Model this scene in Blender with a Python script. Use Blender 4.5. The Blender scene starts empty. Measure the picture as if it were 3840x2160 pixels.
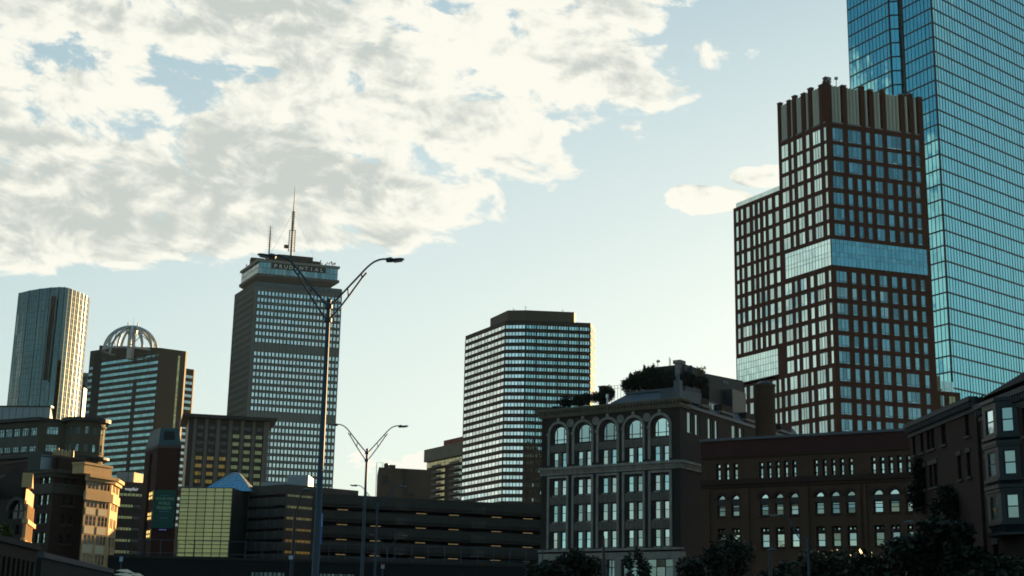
import bpy, math, random
import numpy as np
from mathutils import Matrix, Vector
random.seed(7)
S = bpy.context.scene
COL = S.collection
RAD = math.radians

# ---------------------------------------------------------------- camera
F, VZ, ROLL, CZ = 5333.0, 22000.0, 0.0195, 2.0        # 50 mm lens on a 3840 px wide frame
PITCH = math.atan(F / VZ)
cd = bpy.data.cameras.new('camera'); cam = bpy.data.objects.new('camera', cd); COL.objects.link(cam)
cd.sensor_width = 36.0; cd.lens = 36.0 * F / 3840; cd.clip_start = 0.5; cd.clip_end = 20000
MR = Matrix.Rotation(math.pi / 2 + PITCH, 3, 'X') @ Matrix.Rotation(ROLL, 3, 'Z')
cam.matrix_world = Matrix.Translation((0, 0, CZ)) @ MR.to_4x4()
S.camera = cam
S.cycles.filter_width = 1.75
S.cycles.max_bounces = 6; S.cycles.glossy_bounces = 4; S.cycles.diffuse_bounces = 3
S.cycles.caustics_reflective = False; S.cycles.caustics_refractive = False
S.view_settings.view_transform = 'Standard'; S.view_settings.look = 'None'
S.view_settings.gamma = 1.0
S.view_settings.exposure = 2.0

# ---------------------------------------------------------------- light
SUN_AZ, SUN_EL = 30.0, 9.0                             # degrees clockwise from the view direction (+Y), above the horizon
sd = bpy.data.lights.new('sun', 'SUN'); sun = bpy.data.objects.new('sun', sd); COL.objects.link(sun)
sd.energy = 5.0; sd.angle = RAD(0.5); sd.color = (1.0, 0.64, 0.28)
sdir = Vector((math.sin(RAD(SUN_AZ)) * math.cos(RAD(SUN_EL)), math.cos(RAD(SUN_AZ)) * math.cos(RAD(SUN_EL)), math.sin(RAD(SUN_EL))))
sun.rotation_euler = (-sdir).to_track_quat('-Z', 'Y').to_euler()

R_ = np.array(MR); C_ = np.array([0, 0, CZ])
def ray(px, py): return R_ @ np.array([(px - 1920) / F, -(py - 1080) / F, -1.0])
def PD(px, py, d): r = ray(px, py); return C_ + r * (d / r[1])
def PZ(px, py, z): r = ray(px, py); return C_ + r * ((z - CZ) / r[2])
def PX(p):
    v = R_.T @ (np.array(p, float) - C_); return (1920 - F * v[0] / v[2], 1080 + F * v[1] / v[2])
def zat(x, y, py):
    g = lambda z: (lambda v: v[1] * F - (py - 1080) * v[2])(R_.T @ (np.array([x, y, z]) - C_))
    a, b = g(0.0), g(1.0); return a / (a - b)

class NT:
    """small helper that writes shader nodes"""
    def __init__(s, tree): s.t = tree; tree.nodes.clear()
    def n(s, typ, **kw):
        nd = s.t.nodes.new(typ); ins = kw.pop('ins', {})
        for k, v in kw.items(): setattr(nd, k, v)
        for k, v in ins.items(): s.set(nd.inputs[k], v)
        return nd
    def set(s, sock, v):
        if isinstance(v, bpy.types.NodeSocket): s.t.links.new(v, sock)
        else: sock.default_value = v
    def m(s, op, a, b=None, c=None, clamp=False):
        nd = s.t.nodes.new('ShaderNodeMath'); nd.operation = op; nd.use_clamp = clamp
        for i, v in enumerate((a, b, c)):
            if v is not None: s.set(nd.inputs[i], v)
        return nd.outputs[0]
    def sstep(s, x, a, b):
        nd = s.n('ShaderNodeMapRange', interpolation_type='SMOOTHSTEP', ins={0: x, 1: a, 2: b, 3: 0.0, 4: 1.0}); return nd.outputs[0]
    def mix(s, f, a, b, typ='MIX'):
        nd = s.n('ShaderNodeMix', data_type='RGBA', blend_type=typ); s.set(nd.inputs[0], f); s.set(nd.inputs[6], a); s.set(nd.inputs[7], b); return nd.outputs[2]

W = bpy.data.worlds.new('World'); S.world = W; W.use_nodes = True
def make_world():
    N = NT(W.node_tree)
    sky = N.n('ShaderNodeTexSky', sky_type='NISHITA', sun_disc=False)
    sky.sun_elevation = RAD(SUN_EL); sky.sun_rotation = RAD(SUN_AZ); sky.altitude = 20; sky.air_density = 1.0; sky.dust_density = 1.2; sky.ozone_density = 2.0
    gam = N.n('ShaderNodeGamma', ins={0: sky.outputs[0], 1: 0.26}).outputs[0]
    base = N.mix(1.0, gam, (1.73, 1.87, 1.74, 1), 'MULTIPLY')
    tc = N.n('ShaderNodeTexCoord')
    sx = N.n('ShaderNodeSeparateXYZ', ins={0: tc.outputs['Generated']})
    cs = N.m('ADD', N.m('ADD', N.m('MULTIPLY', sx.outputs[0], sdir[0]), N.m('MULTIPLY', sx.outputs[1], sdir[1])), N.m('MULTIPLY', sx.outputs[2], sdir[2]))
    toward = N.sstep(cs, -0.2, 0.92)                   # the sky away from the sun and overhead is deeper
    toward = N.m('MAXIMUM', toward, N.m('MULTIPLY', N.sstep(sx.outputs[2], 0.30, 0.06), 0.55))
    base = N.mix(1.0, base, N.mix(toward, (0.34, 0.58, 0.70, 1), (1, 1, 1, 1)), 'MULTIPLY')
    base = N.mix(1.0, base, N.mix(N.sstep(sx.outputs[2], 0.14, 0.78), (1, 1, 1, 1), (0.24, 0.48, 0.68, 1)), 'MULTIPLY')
    dz = N.m('MAXIMUM', sx.outputs[2], 0.02)
    u = N.m('DIVIDE', sx.outputs[0], dz); v = N.m('DIVIDE', sx.outputs[1], dz)
    def uv(px, py): r = ray(px, py); return r[0] / r[2], r[1] / r[2]
    def line(p, q):                                    # signed distance, positive on the cloud side (left of p->q on the cloud plane)
        (a, b), (c, d) = uv(*p), uv(*q); L = math.hypot(c - a, d - b); nx, ny = -(d - b) / L, (c - a) / L
        return N.m('ADD', N.m('MULTIPLY', u, nx), N.m('MULTIPLY_ADD', v, ny, -(nx * a + ny * b)))
    low = line((1750, 905), (0, 1030)); right = line((2670, 215), (1690, 915)); top = line((2480, -60), (2720, 300))
    back = N.m('SUBTRACT', v, 0.9)
    reg = N.m('SMOOTH_MIN', N.m('SMOOTH_MIN', low, right, 0.12), N.m('SMOOTH_MIN', top, back, 0.1), 0.12)
    P = N.n('ShaderNodeCombineXYZ', ins={0: u, 1: v, 2: 0.0}).outputs[0]
    def noise(scale, detail, rough, off=(0, 0, 0), dist=0.0, sc=(1, 1, 1)):
        mp = N.n('ShaderNodeMapping', ins={0: P, 1: off, 3: sc})
        return N.n('ShaderNodeTexNoise', noise_dimensions='2D', ins={'Vector': mp.outputs[0], 'Scale': scale, 'Detail': detail, 'Roughness': rough, 'Distortion': dist}).outputs[0]
    PLANE = P                                           # wisps lie on the flat cloud plane; the bank itself is billowy, so it is measured in angles
    th, el = N.m('ARCTAN2', sx.outputs[0], sx.outputs[1]), N.m('ARCSINE', sx.outputs[2])
    ca, sa = math.cos(RAD(16)), math.sin(RAD(16)); e2 = N.m('MULTIPLY', el, 1.35)
    P = N.n('ShaderNodeCombineXYZ', ins={0: N.m('MULTIPLY', N.m('SUBTRACT', N.m('MULTIPLY', th, ca), N.m('MULTIPLY', e2, sa)), 0.72), 1: N.m('ADD', N.m('MULTIPLY', th, sa), N.m('MULTIPLY', e2, ca)), 2: 0.0}).outputs[0]
    big = noise(6.5, 3, 0.5, (3.1, 1.7, 0)); med = noise(25.0, 11, 0.60, (0.4, 7.3, 0), 0.2)
    s2 = 0.010
    med2 = noise(25.0, 11, 0.60, (0.4 + s2 * 0.7, 7.3 - s2 * 0.5, 0), 0.2)
    def spot(px, py, wx, wy):                           # 1 in the middle of an elliptical patch of sky, 0 at its rim
        r = ray(px, py); t0, e0 = math.atan2(r[0], r[1]), math.atan2(r[2], math.hypot(r[0], r[1]))
        q = N.m('SQRT', N.m('ADD', N.m('POWER', N.m('DIVIDE', N.m('SUBTRACT', th, t0), wx / F), 2.0), N.m('POWER', N.m('DIVIDE', N.m('SUBTRACT', el, e0), wy / F), 2.0)))
        return N.m('SUBTRACT', 1.0, N.m('MINIMUM', q, 1.0))
    gaps = N.m('ADD', N.m('ADD', N.m('MULTIPLY', spot(640, 270, 560, 180), 0.22), N.m('MULTIPLY', spot(1180, 310, 300, 120), 0.15)), N.m('MULTIPLY', spot(300, 470, 420, 80), 0.18))
    heavy = N.m('ADD', N.m('MULTIPLY', spot(420, 720, 900, 330), 0.55), N.m('MULTIPLY', spot(800, 60, 420, 160), 0.35))
    nz = N.m('ADD', N.m('MULTIPLY', big, 0.35), N.m('MULTIPLY', med, 1.12))   # about 0.7 mean
    edge = N.m('MULTIPLY', N.m('MINIMUM', N.m('MAXIMUM', reg, -0.5), 0.11), 1.9)
    dens = N.m('SUBTRACT', N.m('ADD', N.m('SUBTRACT', nz, 0.700), edge), gaps)
    bank = dens
    # small separate clouds low on the right
    puffs = N.m('MAXIMUM', N.m('MAXIMUM', spot(2540, 752, 300, 60), spot(2335, 682, 100, 36)), N.m('MAXIMUM', spot(2890, 655, 160, 50), spot(1545, 1740, 260, 70)))
    dens = N.m('MAXIMUM', dens, N.m('ADD', N.m('MULTIPLY_ADD', nz, 3.2, -2.58), N.m('MULTIPLY_ADD', N.m('POWER', puffs, 0.7), 0.50, N.m('MULTIPLY', N.m('LESS_THAN', puffs, 0.02), -2.0))))
    # thin wisps in the eastern half of the sky, seen only in the windows
    P = PLANE
    wisp = N.m('SUBTRACT', noise(1.6, 6, 0.55, (9, 2, 0), 0.3, (1, 2.2, 1)), 0.56)
    wisp = N.m('MULTIPLY', wisp, N.sstep(v, 0.9, 0.2))
    alpha = N.sstep(N.m('MAXIMUM', dens, wisp), -0.01, 0.14)
    lit = N.m('ADD', N.m('ADD', 0.74, N.m('MULTIPLY', N.sstep(puffs, 0.0, 0.3), 0.5)), N.m('MULTIPLY', N.m('SUBTRACT', med, med2), 3.6))
    thick = N.sstep(bank, 0.06, 0.42)
    lit = N.m('SUBTRACT', lit, N.m('ADD', N.m('MULTIPLY', thick, 0.50), heavy))
    soft = N.m('MULTIPLY', N.m('SUBTRACT', big, 0.5), -2.0)
    lit = N.sstep(N.m('ADD', lit, soft), -0.15, 0.85)
    cl = N.mix(lit, (CL_DARK[0], CL_DARK[1], CL_DARK[2], 1), (CL_LIT[0], CL_LIT[1], CL_LIT[2], 1))
    east = N.sstep(v, -0.5, 1.2)
    cl = N.mix(east, N.mix(1.0, cl, (0.62, 0.66, 0.68, 1), 'MULTIPLY'), cl)
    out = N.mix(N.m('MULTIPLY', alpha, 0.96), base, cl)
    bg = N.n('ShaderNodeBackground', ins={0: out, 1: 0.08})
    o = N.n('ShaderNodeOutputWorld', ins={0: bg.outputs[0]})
CL_DARK, CL_LIT = (1.85, 1.98, 1.84), (3.12, 3.07, 2.72)
make_world()

# ---------------------------------------------------------------- materials
MATS = {}
def mat(name, col, rough=0.8, var=0.25, scale=0.6, metal=0.0, spec=0.3, bump=0.0, streak=0.0, brick=0.0, rnd=0.0, col2=None, emit=None, estr=0.0):
    """procedural surface: base colour broken up by noise, rain streaks, courses of brick and a per-piece random tint"""
    if name in MATS: return MATS[name]
    m = bpy.data.materials.new(name); m.use_nodes = True; N = NT(m.node_tree)
    tc = N.n('ShaderNodeTexCoord').outputs['Object']
    nz = N.n('ShaderNodeTexNoise', ins={'Vector': tc, 'Scale': scale, 'Detail': 6.0, 'Roughness': 0.6}).outputs[0]
    f = N.m('MULTIPLY_ADD', N.m('SUBTRACT', nz, 0.5), 2.4 * var, 1.0)
    if streak:
        mp = N.n('ShaderNodeMapping', ins={0: tc, 3: (1.3, 1.3, 0.06)})
        st = N.n('ShaderNodeTexNoise', ins={'Vector': mp.outputs[0], 'Scale': 1.4, 'Detail': 5.0}).outputs[0]
        f = N.m('MULTIPLY', f, N.m('MULTIPLY_ADD', N.m('SUBTRACT', st, 0.5), 2.0 * streak, 1.0))
    if rnd:
        ge = N.n('ShaderNodeNewGeometry').outputs['Random Per Island']
        oi = N.n('ShaderNodeObjectInfo').outputs['Random']
        r = N.m('FRACT', N.m('ADD', ge, oi))
        f = N.m('MULTIPLY', f, N.m('MULTIPLY_ADD', r, rnd, 1.0 - 0.6 * rnd))
    c = (col[0], col[1], col[2], 1)
    if col2: c = N.mix(N.sstep(nz, 0.35, 0.65), c, (col2[0], col2[1], col2[2], 1))
    c = N.mix(1.0, c, N.n('ShaderNodeCombineColor', ins={0: f, 1: f, 2: f}).outputs[0], 'MULTIPLY')
    hgt = nz
    if brick:
        sp = N.n('ShaderNodeSeparateXYZ', ins={0: tc})
        cx = N.n('ShaderNodeCombineXYZ', ins={0: N.m('ADD', sp.outputs[0], N.m('MULTIPLY', sp.outputs[1], 0.9)), 1: sp.outputs[2], 2: 0.0}).outputs[0]
        bt = N.n('ShaderNodeTexBrick', ins={'Vector': cx, 'Scale': 1.0, 'Mortar Size': 0.012, 'Brick Width': 0.24, 'Row Height': 0.085, 'Color1': (1, 1, 1, 1), 'Color2': (0.68, 0.62, 0.6, 1), 'Mortar': (1.5, 1.5, 1.5, 1)})
        c = N.mix(brick, c, N.mix(1.0, c, bt.outputs[0], 'MULTIPLY'))
    b = N.n('ShaderNodeBsdfPrincipled', ins={'Base Color': c, 'Roughness': rough, 'Metallic': metal, 'Specular IOR Level': spec})
    if bump:
        bp = N.n('ShaderNodeBump', ins={'Strength': bump, 'Distance': 0.05, 'Height': hgt}); N.set(b.inputs['Normal'], bp.outputs[0])
    if emit:
        N.set(b.inputs['Emission Color'], (emit[0], emit[1], emit[2], 1)); N.set(b.inputs['Emission Strength'], estr)
    N.n('ShaderNodeOutputMaterial', ins={0: b.outputs[0]})
    MATS[name] = m; return m
def glass(name, col, rough=0.03, rnd=0.3, wave=0.02, wscale=0.5, metal=1.0, var=0.06):
    """coated window glass: mirrors the sky, each pane a little different"""
    if name in MATS: return MATS[name]
    m = bpy.data.materials.new(name); m.use_nodes = True; N = NT(m.node_tree)
    tc = N.n('ShaderNodeTexCoord').outputs['Object']
    ge = N.n('ShaderNodeNewGeometry').outputs['Random Per Island']; oi = N.n('ShaderNodeObjectInfo').outputs['Random']
    r = N.m('FRACT', N.m('ADD', ge, oi))
    nz = N.n('ShaderNodeTexNoise', ins={'Vector': tc, 'Scale': wscale, 'Detail': 3.0}).outputs[0]
    f = N.m('ADD', N.m('MULTIPLY_ADD', r, rnd, 1.0 - 0.65 * rnd), N.m('MULTIPLY', N.m('SUBTRACT', nz, 0.5), var * 2))
    c = N.mix(1.0, (col[0], col[1], col[2], 1), N.n('ShaderNodeCombineColor', ins={0: f, 1: f, 2: f}).outputs[0], 'MULTIPLY')
    b = N.n('ShaderNodeBsdfPrincipled', ins={'Base Color': c, 'Roughness': rough, 'Metallic': metal, 'Specular IOR Level': 0.5})
    if wave:
        bp = N.n('ShaderNodeBump', ins={'Strength': wave, 'Distance': 0.3, 'Height': nz}); N.set(b.inputs['Normal'], bp.outputs[0])
    N.n('ShaderNodeOutputMaterial', ins={0: b.outputs[0]})
    MATS[name] = m; return m

G_TEAL = glass('teal_mirror_glass', (0.20, 0.53, 0.61), 0.015, 0.08, 0.014, 0.25)
G_SKY = glass('cool_window_glass', (0.42, 0.66, 0.68), 0.04, 0.55, 0.03)
G_PALE = glass('pale_window_glass', (0.80, 0.90, 0.90), 0.05, 0.40, 0.03)
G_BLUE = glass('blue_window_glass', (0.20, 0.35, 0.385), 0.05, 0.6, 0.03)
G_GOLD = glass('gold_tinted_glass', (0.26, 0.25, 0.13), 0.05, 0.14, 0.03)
G_BRIGHT_REFL = glass('bright_reflection_glass', (0.43, 0.60, 0.60), 0.05, 0.5, 0.03)
G_OLD = glass('old_sash_glass', (0.50, 0.63, 0.60), 0.06, 0.8, 0.05)
G_AMBER_REFL = glass('amber_reflection_glass', (0.34, 0.19, 0.055), 0.08, 0.8, 0.04)  # golden reflection put into the glass colour
G_DARK = glass('dark_window_glass', (0.012, 0.015, 0.018), 0.08, 0.5, 0.02, metal=0.0)
G_DIM = glass('dim_window_glass', (0.20, 0.28, 0.28), 0.06, 0.7, 0.03)
G_TOWER = glass('smoked_tower_glass', (0.070, 0.125, 0.135), 0.06, 0.3, 0.03)
M_FRAME_L = mat('light_metal_frame', (0.30, 0.33, 0.33), 0.4, 0.1)
M_FRAME_D = mat('dark_metal_frame', (0.020, 0.022, 0.022), 0.45, 0.1)
M_BRICK_T = mat('brown_brick', (0.070, 0.040, 0.030), 0.85, 0.2, 0.4, streak=0.15, brick=0.3)
M_ROOF = mat('roof_felt', (0.035, 0.035, 0.035), 0.9, 0.3, 0.5)

# ---------------------------------------------------------------- mesh helpers
class MB:
    def __init__(s): s.v = []; s.f = []; s.m = []
    def poly(s, pts, mi=0):
        k = len(s.v); s.v += [tuple(float(q) for q in p) for p in pts]; s.f.append(tuple(range(k, k + len(pts)))); s.m.append(mi)
    def mesh(s, vs, fs, mi=0):
        k = len(s.v); s.v += [tuple(float(q) for q in p) for p in vs]
        for f in fs: s.f.append(tuple(i + k for i in f)); s.m.append(mi)
    def box8(s, p, mi=0):                               # p: bottom ring of 4 (counter-clockwise from above), top ring of 4
        s.mesh(p, [(3, 2, 1, 0), (4, 5, 6, 7), (0, 1, 5, 4), (1, 2, 6, 5), (2, 3, 7, 6), (3, 0, 4, 7)], mi)
    def box(s, fr, u0, u1, z0, z1, n0, n1, mi=0):       # n0 < n1, n1 is the outer side
        s.box8([fr.P(u0, z0, n1), fr.P(u1, z0, n1), fr.P(u1, z0, n0), fr.P(u0, z0, n0), fr.P(u0, z1, n1), fr.P(u1, z1, n1), fr.P(u1, z1, n0), fr.P(u0, z1, n0)], mi)
    def prism(s, pts, z0, z1, mi=0, top=None, bottom=True):
        n = len(pts); t = top or pts
        s.mesh([(p[0], p[1], z0) for p in pts] + [(p[0], p[1], z1) for p in t], [(i, (i + 1) % n, n + (i + 1) % n, n + i) for i in range(n)] + [tuple(range(n, 2 * n))] + ([tuple(reversed(range(n)))] if bottom else []), mi)
    def tube(s, pts, rads, seg=8, mi=0, cap=True):
        pts = [Vector(p) for p in pts]
        if not hasattr(rads, '__len__'): rads = [rads] * len(pts)
        rings = []; ref = Vector((0.31, 0.52, 0.79)).normalized()
        for i, p in enumerate(pts):
            d = (pts[min(i + 1, len(pts) - 1)] - pts[max(i - 1, 0)]).normalized()
            a = d.cross(ref).normalized(); b = d.cross(a)
            rings.append([p + (a * math.cos(2 * math.pi * k / seg) + b * math.sin(2 * math.pi * k / seg)) * rads[i] for k in range(seg)])
        vs = [q for r in rings for q in r]; fs = []
        for i in range(len(pts) - 1):
            for k in range(seg): fs.append((i * seg + k, i * seg + (k + 1) % seg, (i + 1) * seg + (k + 1) % seg, (i + 1) * seg + k))
        if cap: fs += [tuple(reversed(range(seg))), tuple(range((len(pts) - 1) * seg, len(pts) * seg))]
        s.mesh(vs, fs, mi)
    def build(s, name, mats, parent=None, org=None, smooth=False):
        if parent is not None: org = parent['_o']
        org = org if org is not None else (0, 0, 0)
        me = bpy.data.meshes.new(name)
        me.from_pydata([(a - org[0], b - org[1], c - org[2]) for a, b, c in s.v], [], s.f)
        for m in (mats if isinstance(mats, (list, tuple)) else [mats]): me.materials.append(m)
        me.polygons.foreach_set('material_index', s.m)
        if smooth: me.polygons.foreach_set('use_smooth', [True] * len(s.f))
        me.update(); o = bpy.data.objects.new(name, me); COL.objects.link(o)
        ORG[o.name] = tuple(float(q) for q in org)
        if parent is not None: o.parent = parent.o
        else: o.location = [float(q) for q in org]
        return T(o)
ORG = {}
class T:
    """an object together with the world origin its mesh is measured from"""
    def __init__(s, o): s.o = o
    def __getitem__(s, k): return ORG[s.o.name]
def tag(t, label=None, cat=None, group=None, kind=None):
    for k, v in (('label', label), ('category', cat), ('group', group), ('kind', kind)):
        if v: t.o[k] = v
    return t
def thing(name, label, cat, loc, group=None):
    o = bpy.data.objects.new(name, None); COL.objects.link(o); o.location = [float(q) for q in loc]; o.empty_display_size = 1
    ORG[o.name] = tuple(float(q) for q in loc)
    return tag(T(o), label, cat, group)
class Fr:
    """a vertical facade: u runs from A to B (left to right seen from outside), n points outward"""
    def __init__(s, A, B):
        s.A = np.array([A[0], A[1]], float); d = np.array([B[0], B[1]], float) - s.A; s.L = float(np.hypot(*d)); s.t = d / s.L; s.nrm = np.array([s.t[1], -s.t[0]])
    def P(s, u, z, n=0.0): q = s.A + s.t * u + s.nrm * n; return (q[0], q[1], z)
    def uz(s, px, py, n=0.0):
        r = ray(px, py); k = np.dot(s.A + s.nrm * n - C_[:2], s.nrm) / np.dot(r[:2], s.nrm); p = C_ + r * k
        return float(np.dot(p[:2] - s.A, s.t)), float(p[2])
    def u(s, px, py): return s.uz(px, py)[0]
    def z(s, px, py): return s.uz(px, py)[1]
def facade(mb, fr, u0, u1, z0, z1, rows, depth=0.3, mi=0, mr=None):
    """wall from u0..u1, z0..z1 with real openings; rows = [(zb, zt, [(ua, ub), ...])]"""
    mr = mi if mr is None else mr
    q = lambda a, b, c, d: mb.poly([fr.P(a, c), fr.P(b, c), fr.P(b, d), fr.P(a, d)], mi)
    z = z0
    for zb, zt, cols in sorted(rows):
        if zb > z + 1e-4: q(u0, u1, z, zb)
        u = u0
        for a, b in sorted(cols):
            if a > u + 1e-4: q(u, a, zb, zt)
            u = b
            for (p, r) in (((a, zb), (b, zb)), ((b, zb), (b, zt)), ((b, zt), (a, zt)), ((a, zt), (a, zb))):
                mb.poly([fr.P(p[0], p[1]), fr.P(r[0], r[1]), fr.P(r[0], r[1], -depth), fr.P(p[0], p[1], -depth)], mr)
        if u < u1 - 1e-4: q(u, u1, zb, zt)
        z = zt
    if z < z1 - 1e-4: q(u0, u1, z, z1)
def tilt(mb, fr, a, b, c, d, n, amp, mi, yaw=0.0):
    e = [random.uniform(-amp, amp) for _ in range(3)]; e[0] += yaw * (b - a)
    mb.poly([fr.P(a, c, n), fr.P(b, c, n + e[0]), fr.P(b, d, n + e[0] + e[1]), fr.P(a, d, n + e[1])], mi)
def window(mb, fr, a, b, c, d, n, nv=1, hz=(), fw=0.07, amp=0.012, proud=0.06, yaw=0.0):
    """pane (material 0) and frame (material 1): nv panes across, transoms at fractions hz of the height"""
    us = [a + (b - a) * i / nv for i in range(nv + 1)]; zs = [c] + [c + (d - c) * h for h in hz] + [d]
    for i in range(nv):
        for j in range(len(zs) - 1): tilt(mb, fr, us[i], us[i + 1], zs[j], zs[j + 1], n, amp, 0, yaw)
    for i, u in enumerate(us):
        lo = u if i == 0 else (u - fw if i == nv else u - fw / 2); mb.box(fr, lo, lo + fw, c, d, n + 0.02, n + proud, 1)
    for j, z in enumerate(zs):
        lo = z if j == 0 else (z - fw if j == len(zs) - 1 else z - fw / 2); mb.box(fr, a + fw, b - fw, lo, lo + fw, n + 0.022, n + proud - 0.003, 1)
class WinSet:
    """windows of one building: the largest in view become parts, the rest one mesh"""
    def __init__(s, parent, mats, name='window', limit=100): s.p = parent; s.m = mats; s.nm = name; s.lim = limit; s.w = []
    def add(s, fr, a, b, c, d, n, mats=None, **kw):
        p, q = PX(fr.P(a, c)), PX(fr.P(b, d))
        ar = abs((q[0] - p[0]) * (q[1] - p[1])); vis = -30 < p[0] < 3870 and -30 < q[0] < 3870 and q[1] < 2160 and p[1] > 0
        s.w.append((ar if vis else 0, (fr, a, b, c, d, n), kw, mats))
    def done(s, vis=lambda fr, u, z: True):
        s.w.sort(key=lambda t: -t[0]); rest = {}
        for i, (ar, a, kw, ms) in enumerate(s.w):
            if i < s.lim: mb = MB(); window(mb, *a, **kw); mb.build(s.nm, ms or s.m, s.p)
            else:
                q = ms or s.m; mb = rest.setdefault(q[0].name, (MB(), q))[0]; window(mb, *a, **kw)
        for mb, ms in rest.values(): tag(mb.build(s.nm, ms, s.p), kind='stuff')
def curtain(parent, fr, u0, u1, z0, z1, du, zs, gm, mm, every=0, hw=0.35, vw=0.07, mw=0.16, proud=0.08, amp=0.01, gl=None, ml=None, yaw=0.0):
    own = gl is None; gl = gl or MB(); ml = ml or MB()
    n = max(1, round((u1 - u0) / du)); us = [u0 + (u1 - u0) * i / n for i in range(n + 1)]
    zz = [z0] + [z for z in zs if z0 + 0.05 < z < z1 - 0.05] + [z1]
    for i in range(n):
        for j in range(len(zz) - 1): tilt(gl, fr, us[i], us[i + 1], zz[j], zz[j + 1], 0.0, amp, 0, yaw)
    for z in zz: ml.box(fr, u0, u1, z - hw / 2, z + hw / 2, 0.01 + amp, proud)
    for i, u in enumerate(us):
        w = mw if (every and i % every == 0) or i in (0, n) else vw
        ml.box(fr, u - w / 2, u + w / 2, z0, z1, 0.012 + amp, proud - 0.012)
    if own: gl.build('glazing', gm, parent); ml.build('mullion_grid', mm, parent)
def text_mesh(mb, fr, s, u, z, h, n, mi=0, thick=0.1, spacing=1.0, align='LEFT', sx=1.0):
    """lettering: outlines of the built-in font, extruded, laid on a facade"""
    cu = bpy.data.curves.new('lettering', 'FONT'); cu.body = s; cu.size = 1.0; cu.space_character = spacing; cu.align_x = align; cu.extrude = 0.5; cu.resolution_u = 3
    o = bpy.data.objects.new('lettering', cu); COL.objects.link(o); bpy.context.view_layer.update()
    me = bpy.data.meshes.new_from_object(o.evaluated_get(bpy.context.evaluated_depsgraph_get()))
    k = h / 0.7
    mb.mesh([fr.P(u + v.co.x * k * sx, z + v.co.y * k, n + (v.co.z + 0.5) * thick) for v in me.vertices], [tuple(p.vertices) for p in me.polygons], mi)
    bpy.data.objects.remove(o); bpy.data.meshes.remove(me); bpy.data.curves.remove(cu)
def cen(pts): return (sum(p[0] for p in pts) / len(pts), sum(p[1] for p in pts) / len(pts), 0.0)
def walls(mb, pts, z0, z1, skip=(), mi=0, roof=1):
    n = len(pts)
    for i in range(n):
        if i in skip: continue
        p, q = pts[i], pts[(i + 1) % n]; mb.poly([(p[0], p[1], z0), (q[0], q[1], z0), (q[0], q[1], z1), (p[0], p[1], z1)], mi)
    if roof is not None: mb.poly([(p[0], p[1], z1) for p in pts], roof)
def xy(p): return np.array([p[0], p[1]], float)
def unit(v): return v / np.hypot(*v)
def shot(x0, y0, k): return lambda X, Y: (x0 + k * X, y0 + k * Y)
Z1, Z2, Z3, Z4, Z5, Z6 = shot(0, 1060, .38657), shot(0, 1560, .41417), shot(660, 680, .40036), shot(660, 1500, .45543), shot(1200, 1500, .45549), shot(1560, 1120, .40022)
W1, W2, W3, W4, W5, W6, W7, W8 = shot(2000, 1300, .345), shot(2000, 1660, .345), shot(2600, 1600, .38647), shot(3200, 1400, .52459), shot(2700, 260, .44174), shot(2700, 860, .5521), shot(3140, 0, .38653), shot(3340, 860, .48309)
A1, A2, A3, A4, A5, A6, A7, A8 = shot(0, 1560, .20702), shot(0, 1860, .20702), shot(380, 1560, .20702), shot(380, 1860, .20701), shot(820, 1800, .24845), shot(2500, 1300, .26219), shot(3500, 1440, .24836), shot(1900, 1900, .31056)
B1, B2, B3, B4, B5, B8 = shot(2640, 1850, .23292), shot(3240, 1700, .31746), shot(840, 900, .20708), shot(1000, 900, .24845), shot(300, 1180, .20702), shot(1180, 1900, .17941)

# ---------------------------------------------------------------- setting
mb = MB(); mb.poly([(-6000, -6000, 0), (6000, -6000, 0), (6000, 6000, 0), (-6000, 6000, 0)])
tag(mb.build('ground', mat('asphalt_ground', (0.045, 0.045, 0.045), 0.9, 0.3, 0.05)), kind='structure')

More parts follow.
